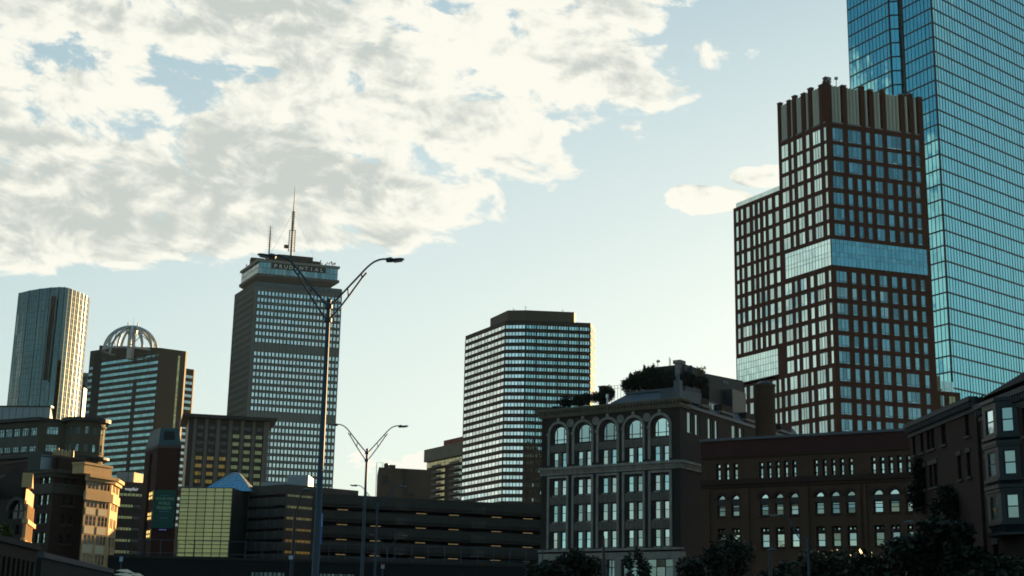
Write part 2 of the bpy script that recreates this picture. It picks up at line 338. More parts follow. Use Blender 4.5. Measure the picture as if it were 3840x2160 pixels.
# ---------------------------------------------------------------- tall mirror glass tower
def glass_tower():
    c = PD(*W7(915, 75), 380); zc = c[2]
    rd = unit(xy(PZ(*W7(1640, 455), zc)) - xy(c)); lp = PZ(*W7(648, 212), zc)
    f0 = Fr(lp, c); A = f0.P(f0.u(*W7(108, 400)), 0); fl = Fr(A, c)
    un1, zn = fl.uz(*W7(497, 20)); un2 = fl.u(*W7(640, 400)); I = PZ(*W7(637, 12), zn)
    N1, N2 = fl.P(un1, 0), fl.P(un2, 0)
    Rn = xy(c) + rd * 57; Bk = xy(A) + rd * 57
    t = thing('glass_tower', 'very tall teal mirror glass tower with a vertical notch, rising beyond the frame', 'skyscraper', (c[0] + 20, c[1] + 20, 0))
    H = 241.0
    zz = [zat(c[0], c[1], W7(0, y)[1]) for y in (75, 212, 352, 492, 635, 775, 915, 1060, 1202, 1347)]
    pitch = (zz[0] - zz[-1]) / 9; zs = [zz[0] + pitch * k for k in range(-60, 40)]; zs = [z for z in zs if 0 < z < H]
    frs = [Fr(A, N1), Fr(N1, I), Fr(N2, c), Fr(c, Rn)]
    fr = frs[3]; ma = [fr.u(*W7(x, y)) for x, y in ((1165, 210), (1320, 290), (1475, 380), (1635, 455))]; du = (ma[3] - ma[0]) / 3
    gl, ml = MB(), MB()
    la = [fl.u(*W7(x, 300)) for x in (720, 920)]; dl = (la[1] - la[0])
    curtain(t, frs[0], 0, frs[0].L, 0, H, dl / 5.2, zs, None, None, 6, .42, .07, .16, .10, .012, gl, ml)
    curtain(t, frs[1], 0, frs[1].L, 0, H, frs[1].L / 3.4, zs, None, None, 0, .42, .07, .16, .10, .012, gl, ml)
    curtain(t, frs[2], 0, frs[2].L, 0, H, dl / 5.2, zs, None, None, 6, .42, .07, .16, .10, .012, gl, ml)
    curtain(t, frs[3], 0, frs[3].L, 0, H, du / 6, zs, None, None, 6, .46, .085, .19, .10, .012, gl, ml)
    md = M_FRAME_D
    cb = MB()
    for q in (xy(c), xy(N1), xy(N2)): cb.prism([(q[0] + .32 * math.cos(k * math.pi / 3), q[1] + .32 * math.sin(k * math.pi / 3)) for k in range(6)], 0, H)
    gl.build('glazing', G_TEAL, t); ml.build('mullion_grid', md, t); cb.build('corner_trim', md, t)
    core = MB(); ins = lambda p, d: p
    pts = [tuple(A[:2]), tuple(N1[:2]), tuple(I[:2]), tuple(N2[:2]), tuple(c[:2]), tuple(Rn), tuple(Bk)]
    walls(core, pts, 0, H, skip=(0, 1, 3, 4)); core.build('wall', [md, M_ROOF], t)
glass_tower()

# ---------------------------------------------------------------- brown brick apartment tower
def brick_tower():
    c = PD(3115, 893, 285); zb = c[2]; lp = PZ(*W6(443, 165), zb); rp = PZ(*W6(1395, 135), zb)
    f0 = Fr(lp, c); A = f0.P(f0.u(2750, 783), 0); fl = Fr(A, c); fr = Fr(c, rp)
    LR = fr.u(*W5(1725, 400)); uw = fl.u(*W5(499, 800)); rd = fr.t; ld = fl.t
    zcb = fr.z(*W5(955, 455)); zct = zat(c[0], c[1], W5(0, 100)[1]); zlv = fr.z(*W5(965, 135)); zw = fl.z(*W5(499, 1028))
    t = thing('apartment_tower', 'dark brown brick apartment tower with a grid of windows and a ribbed crown', 'apartment tower', (c[0], c[1] + 18, 0))
    rowpx = [(5, 490, 605), (5, 630, 735), (5, 765, 865), (5, 897, 1003), (5, 1037, 1140), (5, 1170, 1272), (5, 1302, 1405)] + \
            [(6, a, b) for a, b in ((278, 358), (387, 467), (495, 573), (602, 685), (713, 795), (822, 908), (935, 1028), (1060, 1142), (1170, 1253), (1283, 1368))]
    rows = []
    for k, a, b in rowpx:
        f = (lambda y: W5(960, y)) if k == 5 else (lambda y: W6(795, y)); rows.append((fr.z(*f(b)), fr.z(*f(a))))
    d = rows[-2][0] - rows[-1][0]
    for k in range(1, 12): rows.append((rows[16][0] - d * k, rows[16][1] - d * k))
    ug = lambda f, g, lst: [(f.u(*g(a, y)), f.u(*g(b, y))) for a, b, y in lst]
    RT = ug(fr, W5, [(957, 1048, 550), (1087, 1203, 565), (1240, 1280, 585), (1317, 1385, 600), (1420, 1545, 615), (1582, 1622, 630), (1658, 1697, 645)])
    RM = ug(fr, W5, [(960, 1053, 950), (1090, 1132, 960), (1170, 1210, 970), (1247, 1287, 980), (1322, 1390, 1000), (1425, 1475, 1010), (1512, 1552, 1020), (1590, 1628, 1030), (1665, 1705, 1040)])
    RB = RM[:7 - 1] + [(RM[6][0], RM[7][1] - .2), RM[8]]
    LM = ug(fl, W5, [(520, 577, 705), (600, 622, 670), (648, 698, 640), (727, 757, 610), (785, 850, 575), (878, 900, 540)])
    LW = ug(fl, W5, [(133, 155, 1260), (175, 195, 1235), (220, 250, 1220), (275, 293, 1200), (317, 335, 1180), (362, 382, 1165), (405, 440, 1150), (465, 497, 1120)])
    LB = ug(fl, W6, [(398, 415, 1040), (437, 455, 1030), (475, 525, 1020), (545, 597, 1010), (617, 635, 1000), (660, 718, 990), (738, 762, 980)])
    gz = (fr.z(*W6(757, 240)), fr.z(*W6(757, 64))); lg = (fl.z(*W6(395, 985)), fl.z(*W6(395, 808))); lgu = (0.25, fl.u(*W6(395, 900))); gu0 = fl.u(*W6(445, 250))
    wl = MB(); ws = WinSet(t, [G_BLUE, M_FRAME_L], limit=100); dep = .24; dl_ = .10
    def put(f, cols, zb_, zt_, right):
        for a, b in cols:
            w = b - a; nv = 1 if w < 1.7 else (2 if w < 2.4 else (3 if w < 4.2 else 5))
            ws.add(f, a, b, zb_, zt_, -(dep if right else dl_) + .02, nv=nv, hz=(.16,) if right else (), fw=.085 if right else .06, amp=.012, mats=[G_BLUE, M_FRAME_L] if right else [G_BRIGHT_REFL, M_FRAME_L])  # left face glass tinted paler: the brighter sky it mirrors is in the colour
    rr, rl, rwing = [], [], []
    p0 = (rows[6][0] - rows[7][0]) / 3
    for k in (1, 2): rwing.append((rows[6][0] - p0 * k, rows[6][1] - p0 * k, LW)); put(fl, LW, *rwing[-1][:2], False)
    for i, (a, b) in enumerate(rows):
        cols = RT if i < 3 else (RM if i < 13 else RB)
        rr.append((a, b, cols)); put(fr, cols, a, b, True)
        lc = LM if i < 13 else LB
        main = [q for q in lc if q[0] > uw - .1] if i < 13 else lc
        if i < 13: rl.append((a, b, LM)); put(fl, LM, a, b, False)
        if i >= 3 and b < zw:
            if not (b > lg[0] and a < lg[1]) or b < lg[0] + .2:
                cw = LW
                if i in (9, 10, 11, 12): cw = [LW[0], (LW[1][0], LW[2][1])] + LW[3:]
                if i >= 13: cw = [q for q in LW if q[1] < LB[0][0] - .5] + LB
                rwing.append((a, b, cw)); put(fl, cw, a, b, False)
    # right face, with its two-storey glass band
    up = [r for r in rr if r[0] > gz[1]]; dn = [r for r in rr if r[1] < gz[0]]
    facade(wl, fr, 0, LR, gz[1], zcb, up, dep); facade(wl, fr, 0, LR, 0, gz[0], dn, dep)
    wl.poly([fr.P(LR - .9, gz[0]), fr.P(LR, gz[0]), fr.P(LR, gz[1]), fr.P(LR - .9, gz[1])])
    upl = [r for r in rl if r[0] > gz[1]]; dnl = [r for r in rl if r[1] < gz[0]]
    facade(wl, fl, uw, fl.L, gz[1], zcb, upl, dl_)
    wl.poly([fl.P(uw, gz[0]), fl.P(gu0, gz[0]), fl.P(gu0, gz[1]), fl.P(uw, gz[1])])
    zsplit = rows[12][0] - .4
    facade(wl, fl, uw, fl.L, zsplit, gz[0], [r for r in dnl if r[0] > zsplit], dl_)
    facade(wl, fl, 0, uw, lg[1], zw, [r for r in rwing if r[0] > lg[1]], dl_)
    wl.poly([fl.P(lgu[1], lg[0]), fl.P(uw, lg[0]), fl.P(uw, lg[1]), fl.P(lgu[1], lg[1])])
    wl.poly([fl.P(lgu[1], zsplit), fl.P(uw, zsplit), fl.P(uw, lg[0]), fl.P(lgu[1], lg[0])]) if zsplit < lg[0] else None
    zlow = min(lg[0], zsplit)
    lowrows = [r for r in rwing if r[1] < zlow]
    facade(wl, fl, 0, fl.L, 0, zlow, lowrows, dl_)
    if zsplit > lg[0]: pass
    # backs and roofs
    M = xy(fl.P(uw, 0)); Bm = M + rd * LR; Rr = xy(fr.P(LR, 0)); Aw = xy(A); Bw = Aw + rd * LR * .7
    q3 = lambda p, r, a, b: wl.poly([(p[0], p[1], a), (r[0], r[1], a), (r[0], r[1], b), (p[0], p[1], b)])
    q3(Rr, Bm, 0, zcb); q3(Bm, M, zw, zcb); q3(Bm, Bw, 0, zw); q3(Bw, Aw, 0, zw)
    wl.poly([(p[0], p[1], zw) for p in (Aw, M, Bm, Bw)], 1); wl.poly([(p[0], p[1], zcb + .02) for p in (M, xy(c), Rr, Bm)], 1)
    mw = mat('dark_brown_tower_brick', (0.078, 0.026, 0.013), 0.85, 0.15, 0.3, streak=0.1, brick=0.2)
    wl.build('wall', [mw, M_ROOF], t)
    # glass bands
    gb = [gz[0] + (gz[1] - gz[0]) * k / 6 for k in (2, 3, 5)]
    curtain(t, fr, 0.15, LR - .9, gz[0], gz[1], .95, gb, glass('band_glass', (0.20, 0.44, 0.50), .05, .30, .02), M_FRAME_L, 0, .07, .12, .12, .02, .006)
    curtain(t, fl, gu0, fl.L - .1, gz[0], gz[1], .95, gb, glass('pale_band_glass', (0.50, 0.72, 0.72), .05, .22, .02), M_FRAME_L, 0, .07, .12, .12, .02, .006)  # left band paler than the right, its brighter reflection put into the tint
    gb = [lg[0] + (lg[1] - lg[0]) * k / 4 for k in (1, 2, 3)]
    curtain(t, fl, lgu[0], lgu[1], lg[0], lg[1], .85, gb, MATS['pale_band_glass'], M_FRAME_D, 0, .07, .07, .08, .02, .006)
    for (f, a, b, z) in ((fr, 0, LR, gz[0]), (fl, gu0, fl.L, gz[0]), (fl, lgu[0], lgu[1], lg[0])): sl = MB(); sl.box(f, a, b, z - .22, z - .005, -.3, .06); sl.build('band_sill', mat('brown_metal_sill', (0.06, 0.04, 0.03), .7), t)
    # crown: brick piers with folded metal screens between them
    mcap = mat('grey_stone_trim', (0.20, 0.20, 0.19), 0.8, 0.2, 1.0); pier, scr, cap = MB(), MB(), MB(); folds = lambda w: max(1, round(w / .85))
    def crown(f, cols, u0, u1):
        edges = [u0] + [x for q in cols for x in q] + [u1]
        for k in range(0, len(edges), 2):
            a, b = edges[k], edges[k + 1]; top = zct - (0.0 if k % 4 == 0 else .45)
            pier.box(f, a + .02, b - .02, zcb, top, -.8, .03); pc = MB(); pc.box(f, a - .08, b + .08, top, top + .22, -.88, .12); pc.build('pier_cap', mcap, t)
        for a, b in cols:
            n = folds(b - a); w = (b - a) / n
            for i in range(n):
                x = a + i * w
                for (p, r) in (((x, -.75), (x + w * .30, -.12)), ((x + w * .30, -.12), (x + w * .55, -.12)), ((x + w * .55, -.12), (x + w, -.75))):
                    scr.poly([f.P(p[0], zcb + .35, p[1]), f.P(r[0], zcb + .35, r[1]), f.P(r[0], zlv, r[1]), f.P(p[0], zlv, p[1])])
            pc = MB(); pc.box(f, a + .02, b - .02, zcb + .02, zcb + .33, -.5, .05); pc.build('screen_sill', mcap, t)
    crown(fr, RT, .9, LR); crown(fl, LM, uw, fl.L - .9)
    pier.box(fr, .02, .9, zcb, zct + .8, -.9, .05); cap.box(fr, -.08, 1.0, zct + .8, zct + 1.05, -1, .12)
    pier.build('crown_pier', mw, t); scr.build('crown_screen', mat('ribbed_beige_metal', (0.5250, 0.5100, 0.4050), 0.5, 0.1, 0.5, streak=.1), t)
    cap.build('pier_cap', mcap, t); pass
    ws.done()
    # glass balustrade on the wing, small floodlights on the crown
    b1 = MB(); n = 13
    for i in range(n): b1.box(fl, .4 + (uw - .8) * i / n + .04, .4 + (uw - .8) * (i + 1) / n - .04, zw + .05, zw + 1.25, -.5, -.46)
    b1.build('balustrade', glass('balustrade_glass', (0.55, 0.72, 0.70), .1, .2, 0, metal=0.6), t)
    for (X, Y) in ((888, 100), (918, 82), (993, 75)):
        q = fl if X < 950 else fr; u, z = q.uz(*W5(X, Y)); m2 = MB(); m2.box(q, u - .06, u + .06, zct - 1, z, -.4, -.3); m2.box(q, u - .3, u + .3, z - .2, z + .35, -.6, -.1); m2.build('rooftop_floodlight', M_FRAME_L, t)
    # low wing on the street to the right
    u2 = fr.u(*W8(550, 1290)); z2 = fr.z(*W8(550, 1266)); w2 = MB()
    w2r = [(fr.z(*W8(430, b)), fr.z(*W8(430, a)), [(fr.u(*W8(x, a)), fr.u(*W8(y, a))) for x, y in ((328, 360), (395, 432), (462, 522))]) for a, b in ((1285, 1372), (1415, 1500), (1540, 1630))]
    f2 = Fr(fr.P(LR, 0, -.4), fr.P(u2, 0, -.4)); sh = lambda q: (q[0] - LR, q[1] - LR)
    facade(w2, f2, 0, f2.L, 0, z2, [(a, b, [sh(q) for q in cs]) for a, b, cs in w2r], .3)
    e0, e1 = xy(f2.P(0, 0)), xy(f2.P(f2.L, 0)); back = -f2.nrm * 16
    for p, r in ((e1, e1 + back), (e1 + back, e0 + back)): w2.poly([(p[0], p[1], 0), (r[0], r[1], 0), (r[0], r[1], z2), (p[0], p[1], z2)])
    w2.poly([(p[0], p[1], z2) for p in (e0, e1, e1 + back, e0 + back)], 1); w2.build('low_wing', [mw, M_ROOF], t)
    for k, (a, b, cs) in enumerate(w2r):
        for q in cs: m3 = MB(); window(m3, f2, q[0] - LR, q[1] - LR, a, b, -.28, nv=2 if q[1] - q[0] < 2.2 else 3, hz=(.18,), fw=.09, amp=.03); m3.build('window', [G_GOLD if q is cs[2] else G_DIM, M_FRAME_L], t)
    m4 = MB(); uu = f2.u(*W8(412, 1240)); zt = z2 + 3.4; m4.box(f2, .2, uu, z2 + .01, zt, -7, -1.0); m4.build('penthouse', mat('tan_render', (0.26, 0.22, 0.13), .8), t)
    m5 = MB(); k = 5
    for i in range(k): a = uu + (f2.L - uu - 1) * i / k; m5.box(f2, a + .05, a + (f2.L - uu - 1) / k - .05, z2 + .05, z2 + 2.3, -.75, -.7)
    m5.build('balustrade', MATS['balustrade_glass'], t)
brick_tower()

# ---------------------------------------------------------------- slab tower with the overhanging top and the mast
def slab_tower():
    c = PD(*B3(550, 765), 820); zt = c[2]; A = PZ(*B3(210, 985), zt); Bq = PZ(*B3(2135, 905), zt)
    fl, fr = Fr(A, c), Fr(c, Bq); bk = xy(A) + xy(Bq) - xy(c); ctr = (xy(A) + xy(Bq)) / 2
    t = thing('slab_skyscraper', 'tall grey slab skyscraper with an overhanging glazed top and a striped mast', 'skyscraper', (ctr[0], ctr[1], 0))
    mw = mat('grey_brown_cladding', (0.200, 0.212, 0.188), .6, .15, .08, streak=.1); mf = mat('bronze_fin', (0.098, 0.110, 0.098), .5, .15, .1)
    mp = mat('spandrel_panel', (0.075, 0.110, 0.120), .35, .2, .1)
    pts = [tuple(A[:2]), tuple(c[:2]), tuple(Bq[:2]), tuple(bk)]
    b = MB(); walls(b, pts, 0, zt); b.build('wall', [mw, M_ROOF], t)
    nb = 25; du = fr.L / nb; z1 = fr.z(*B3(600, 953)); z2 = fr.z(*B3(585, 1073)); p = z1 - z2; hh = p * .30
    ws = WinSet(t, [G_PALE, mf], limit=100)
    fins = MB(); sp = MB()
    for i in range(nb + 1): fins.box(fr, i * du - .16, i * du + .16, 0, zt - .2, 0, .55)
    for i in range(nb): fins.box(fr, (i + .5) * du - .06, (i + .5) * du + .06, 0, zt - .2, 0.0, .22)
    for k in range(41):
        z = z1 - p * k
        if z < 12: break
        if k in (8, 18): sp.box(fr, .3, fr.L - .3, z - p * .45, z + p * .45, 0, .12); continue
        for i in range(1, nb):
            if i == nb - 1 and 0: continue
            ws.add(fr, i * du + .40, (i + 1) * du - .40, z - hh, z + hh, .02, nv=2, fw=.10, amp=.01, proud=.2, yaw=.11)
    fb = MB(); fb.box(fr, .2, fr.L - .2, z1 + p * .9, z1 + p * 1.65, 0, .30); fb.build('spandrel_band', mp, t)
    nl = 24; dl = fl.L / nl
    for i in range(nl + 1): fins.box(fl, i * dl - .14, i * dl + .14, 0, zt - .2, 0, .5)
    for k in range(50):
        z = z1 - p * k
        if z < 5: break
        sp.box(fl, .2, fl.L - .2, z + hh, z + p - hh, 0, .25)
        wb = MB(); [tilt(wb, fl, i * dl + .3, (i + 1) * dl - .3, z - hh, z + hh, .03, .02, 0) for i in range(nl)]; wb.build('window_band', glass('side_tower_glass', (0.13, 0.17, 0.17), .15, .5, .03), t)
    fins.build('fin', mf, t); sp.build('spandrel', mw, t); ws.done()
    # neck, slabs and glazed storey of the top
    s = .945; sc = lambda k: [tuple(ctr + (xy(q) - ctr) * k) for q in pts]
    hp = sc(s); hc = hp[1]
    zA, zB = zat(*hc, B3(0, 606)[1]), zat(*hc, B3(0, 340)[1]); zA2 = zat(*hc, B3(0, 640)[1])
    nk = MB(); nk.prism(sc(.80), zt - 1, zA2); nk.build('neck', mat('recess_shade', (0.02, 0.02, 0.02), .9), t)  # neck coloured near black for the shade of its recess
    low, upp = MB(), MB(); th = 1.5
    low.prism(sc(.80), zA2 - 2.8, zA2, top=hp); low.prism(hp, zA2 + .01, zA + .4); low.build('lower_slab', mat('concrete_soffit', (0.11, 0.10, 0.085), .8, .2, .1), t)
    upp.prism(hp, zB - 1.4, zB); upp.build('roof_slab', mat('pale_roof_edge', (0.20, 0.20, 0.17), .7, .15, .1), t)
    gp = sc(s * .955); gl, ml = MB(), MB()
    for i in range(4):
        f = Fr(gp[i], gp[(i + 1) % 4]); curtain(t, f, 0, f.L, zA + .4, zB - 1.4, f.L / (20 if i != 0 else 18), [zA + .4 + (zB - zA - 1.8) * .52], None, None, 0, .22, .2, .3, .12, .05, gl, ml)
    gl.build('glazing', glass('top_glazing', (0.20, 0.30, 0.31), .06, .5, .03), t); ml.build('mullion_grid', mat('grey_mullion', (0.16, 0.20, 0.20), .5), t)
    f = Fr(gp[1], gp[2]); ua, za = f.uz(*B3(860, 470), .4); ub = f.u(*B3(1840, 560), .4) if False else f.uz(*B3(1840, 560), .4)[0]
    h = (zB - zA - 1.8) * .46; zs = zB - 1.6 - h
    sg = MB(); sg.box(f, ua, ub, zs, zs + h, .15, .4); sb = sg.build('sign_board', mat('dark_sign_board', (0.022, 0.028, 0.028), .5), t)
    tx = MB(); mw_ = (ub - ua); name = 'PRUDENTIAL'
    for i, ch in enumerate(name): text_mesh(tx, f, ch, ua + mw_ * (.075 + .85 * i / (len(name) - 1)), zs + h * .18, h * .64, .42, 0, .12, align='CENTER', sx=1.05)
    tx.build('lettering', mat('pale_sign_letter', (0.85, 0.87, 0.80), .5), sb)
    # plant rooms and masts
    f = Fr(hp[1], hp[2]); g = Fr(hp[0], hp[1]); mr = mat('dark_plant_room', (0.045, 0.042, 0.036), .85, .2, .2)
    rd, ld = f.t, -g.t
    def blk(name, X0, X1, Y, n0, n1, m=mr):
        nm = (n0 + n1) / 2 if 0 else n1
        u0 = f.uz(*B3(X0, Y), nm)[0]; u1, z = f.uz(*B3(X1, Y), nm); b = MB(); b.box(f, u0, u1, zB + .01, z, n0, n1); return b.build(name, m, t)
    blk('plant_room', 960, 1615, 315, -30, -9); blk('plant_room', 1600, 1750, 395, -24, -8); blk('plant_room', 770, 1010, 318, -34, -24); blk('plant_room', 490, 735, 335, -36, -30)
    rng = random.Random(4); cl = MB()
    for X, Y in ((410, 450), (520, 340), (1625, 400), (1755, 375), (1870, 410), (1905, 420), (1945, 400), (1975, 430), (2010, 420), (1775, 430), (1840, 440)):
        u, z = f.uz(*B3(X, Y), -5 if X > 700 else -26); cl.tube([f.P(u, zB, -5 if X > 700 else -26), f.P(u, z, -5 if X > 700 else -26)], .16, 5); cl.tube([f.P(u, z - .8, -5 if X > 700 else -26), f.P(u, z + .3, -5 if X > 700 else -26)], .45 * rng.uniform(.6, 1.2), 6)
    cl.build('rooftop_antenna', mr, t)
    mm = mat('rust_red_mast', (0.13, 0.075, 0.035), .6, .4, .3)
    def mast(Xb, Yb, ptsm, n):
        u, z0 = f.uz(*Z3(Xb, Yb), n); P = f.P(u, 0, n); return P
    n = -16; u, z0 = f.uz(*Z3(1078, 690), n); P = f.P(u, 0, n); zz = lambda y: zat(P[0], P[1], Z3(0, y)[1]); m = MB()
    m.tube([(P[0], P[1], zB), (P[0], P[1], zz(450)), (P[0], P[1], zz(235)), (P[0], P[1], zz(50))], [.75, .6, .32, .14], 6)
    for y in range(290, 465, 21): m.prism([(P[0] + 1.0 * math.cos(k), P[1] + 1.0 * math.sin(k)) for k in (0, 1.05, 2.1, 3.14, 4.2, 5.24)], zz(y) - .35, zz(y) + .35)
    for q in (-1.9, 1.9): m.tube([(P[0] + q, P[1], zz(660)), (P[0] + q * .9, P[1], zz(455))], .22, 5)
    for y in range(460, 660, 16): m.tube([(P[0] - 2.2, P[1], zz(y)), (P[0] + 2.2, P[1], zz(y))], .18, 4)
    m.prism([(P[0] - 3.3 + 1.4 * math.cos(k), P[1] + 1.4 * math.sin(k)) for k in (0, 1.05, 2.1, 3.14, 4.2, 5.24)], zz(625), zz(598)); m.build('mast', mm, t)
    for sx_ in (-1, 1):
        w = MB(); w.tube([(P[0], P[1], zz(290)), (P[0] + sx_ * 18, P[1] + 4, zB)], .05, 4); w.build('guy_wire', M_FRAME_D, t)
    u, z0 = f.uz(*Z3(873, 640), -20); P = f.P(u, 0, -20); m = MB(); m.tube([(P[0], P[1], zB), (P[0], P[1], zz(500)), (P[0], P[1], zz(415))], [.55, .4, .15], 5)
    for y in range(430, 620, 20): m.tube([(P[0] - 1.5, P[1], zz(y)), (P[0] + 1.5, P[1], zz(y))], .14, 4)
    m.build('mast', mm, t)
slab_tower()

# ---------------------------------------------------------------- tower with the lattice dome
def dome_tower():
    c = PD(*B5(1455, 600), 900); zr = c[2]; p = PZ(*B5(400, 880 - 122), zr); 
    fr0 = Fr(p, c); A = fr0.P(fr0.u(*B5(175, 800)), 0); f = Fr(A, c)
    e = PZ(*B5(1920, 663), zr); g = Fr(c, e); sd_ = np.array([math.sin(RAD(10)), math.cos(RAD(10))])
    hid = unit(xy(e)); E2 = xy(e) + sd_ * 2.4; E3 = E2 + np.array([-.34, .94]) * 24; back = xy(A) + sd_ * 20
    t = thing('domed_tower', 'dark office tower crowned by an open steel lattice dome', 'office tower', (c[0] - 15, c[1] + 20, 0))
    mw = mat('charcoal_granite', (0.0338, 0.0304, 0.0270), .75, .12, .05)
    zl = zat(*f.P(f.u(*B5(340, 558)), 0)[:2], B5(0, 558)[1]); w = MB()
    ub = f.u(*B5(340, 700)); uc = f.u(*B5(385, 800))
    # main facade with a sloping top edge, dark strip as a slot's shade near its outer end
    ztop = lambda u: zl + (zr - zl) * (u - ub) / (f.L - ub) if u > ub else zl - 3
    for a, b in ((0, ub), (ub, f.L)):
        w.poly([f.P(a, 0), f.P(b, 0), f.P(b, ztop(b)), f.P(a, ztop(a + .01))])
    walls(w, [tuple(c[:2]), tuple(e[:2]), tuple(E2), tuple(E3), tuple(back)], 0, zr, skip=(4,)); w.poly([(back[0], back[1], 0), f.P(0, 0), f.P(0, zl - 3), (back[0], back[1], zr)])
    w.build('wall', [mw, M_ROOF], t)
    us = MB(); us.box(f, f.u(*B5(255, 900)), uc, 0, zl - 5, -.2, .15); us.build('recess_shade_strip', mat('recess_shade', (0.02, 0.02, 0.02), .9), t)  # near-black strip laid on the wall as the shade of a recess
    # ribbons of windows: one part per floor
    z1 = f.z(*B5(1460, 738)); z2 = f.z(*B5(1450, 855)); pt = (z1 - z2); gap0, gap1 = f.u(*B5(970, 1250)), f.u(*B5(1020, 1250))
    ur0, ur1 = uc + .8, f.L - 1.0
    for k in range(33):
        z = z1 - pt * k; h = pt * .21
        if z < 20: break
        n = 44; du = (ur1 - ur0) / n; ru = f.u(*B5(245, 900)); segs = [MB(), MB(), MB()]
        for i in range(n):
            a, b = ur0 + i * du + .12, ur0 + (i + 1) * du - .12
            if k >= 4 and b > gap0 and a < gap1: continue
            tilt(segs[1 if k >= 4 and a > gap0 else 0], f, a, b, z - h, z + h, .06, .03, 0)
        for i in range(5): tilt(segs[2], f, .4 + i * (ru - .6) / 5, .4 + (i + 1) * (ru - .6) / 5 - .3, z - h - 2, z + h - 2, .06, .03, 0)
        for r in segs:
            if r.v: r.build('window_band', glass('dim_teal_glass', (0.30, 0.50, 0.50), .06, .5, .03), t)
    st = MB(); ua, ub2 = g.u(*B5(1775, 800)), g.u(*B5(1812, 800)); 
    for k in range(92): z = z1 + 1 - 1.33 * k; st.poly([g.P(ua, z - .5, .05), g.P(ub2, z - .5, .05), g.P(ub2, z + .35, .05), g.P(ua, z + .35, .05)]) if z > 20 else None
    st.build('stair_window', G_BLUE, t)
    pr = MB(); pr.box(f, gap0 + .2, gap1 - .2, 0, z1 - pt * 3.6, 0, .3); pr.build('pier', mw, t)
    # the lower block beyond its bright edge
    q0 = xy(e) + sd_ * 2.4 + np.array([-.2, 5]); q1 = PZ(*B5(2065, 995), PD(*B5(1925, 975), q0[1])[2]); zb = q1[2]
    h = Fr(q0 - g.t * 2, q1); bk = xy(q1) + sd_ * 1.9; bk2 = bk + np.array([-.34, .94]) * 20; b = MB(); walls(b, [tuple(xy(h.A)), tuple(q1[:2]), tuple(bk), tuple(bk2), tuple(bk2 - h.t * h.L)], 0, zb); b.build('lower_block', [mw, M_ROOF], t)
    for k in range(24):
        z = zb - 5.2 - pt * .99 * k
        if z < 20: break
        r = MB(); n = 8; du = (h.L - 1) / n
        for i in range(n): tilt(r, h, .5 + i * du, .5 + (i + 1) * du - .3, z - pt * .21, z + pt * .21, .06, .03, 0)
        r.build('window_band', G_PALE, t)
    # lattice dome
    md = mat('pale_steel_lattice', (0.34, 0.39, 0.40), .5, .15, .3)
    ce = PD(*B5(925, 585), 915); Rd = (B5(1395, 0)[0] - B5(410, 0)[0]) / 2 / F * 915; zc = zat(ce[0], ce[1], B5(0, 255)[1]) - Rd * .93
    d = MB(); pol = lambda th, ph: (ce[0] + Rd * math.cos(ph) * math.cos(th), ce[1] + Rd * math.cos(ph) * math.sin(th), zc + Rd * math.sin(ph))
    n = 14; pm = RAD(80)
    for i in range(n):
        th = 2 * math.pi * i / n
        d.tube([pol(th, RAD(a)) for a in range(0, 81, 8)], .78, 6)
        if i % 2: d.tube([pol(th + (2 * math.pi / n) * (k / 6) * 2.2, RAD(4 + 66 * k / 6)) for k in range(7)], .30, 5)
    for a in (2, 78): d.tube([pol(2 * math.pi * k / 36, RAD(a)) for k in range(37)], .7, 6, cap=False)
    d.build('lattice_dome', md, t)
    rg = MB(); pr_ = lambda r: [(ce[0] + r * math.cos(k * math.pi / 9), ce[1] + r * math.sin(k * math.pi / 9)) for k in range(18)]
    zt = zc + Rd * .93; rg.prism(pr_(3.3), zt - 3.4, zt); rg.prism(pr_(2.5), zc - 4, zt - 3.41); rg.build('central_drum', md, t)
    for s_ in (-1, 1):
        m = MB(); m.tube([(ce[0] + s_ * 3, ce[1], zt - 1), (ce[0] + s_ * 3.1, ce[1], zt + 2.5), (ce[0] + s_ * 3.4, ce[1], zt + 4.6)], [.7, .45, .1], 6); m.build('finial', md, t)
    m = MB(); m.tube([(ce[0] + .2, ce[1], zt), (ce[0] + .2, ce[1], zt + 8.2)], [.12, .05], 5); m.build('mast', md, t)
dome_tower()

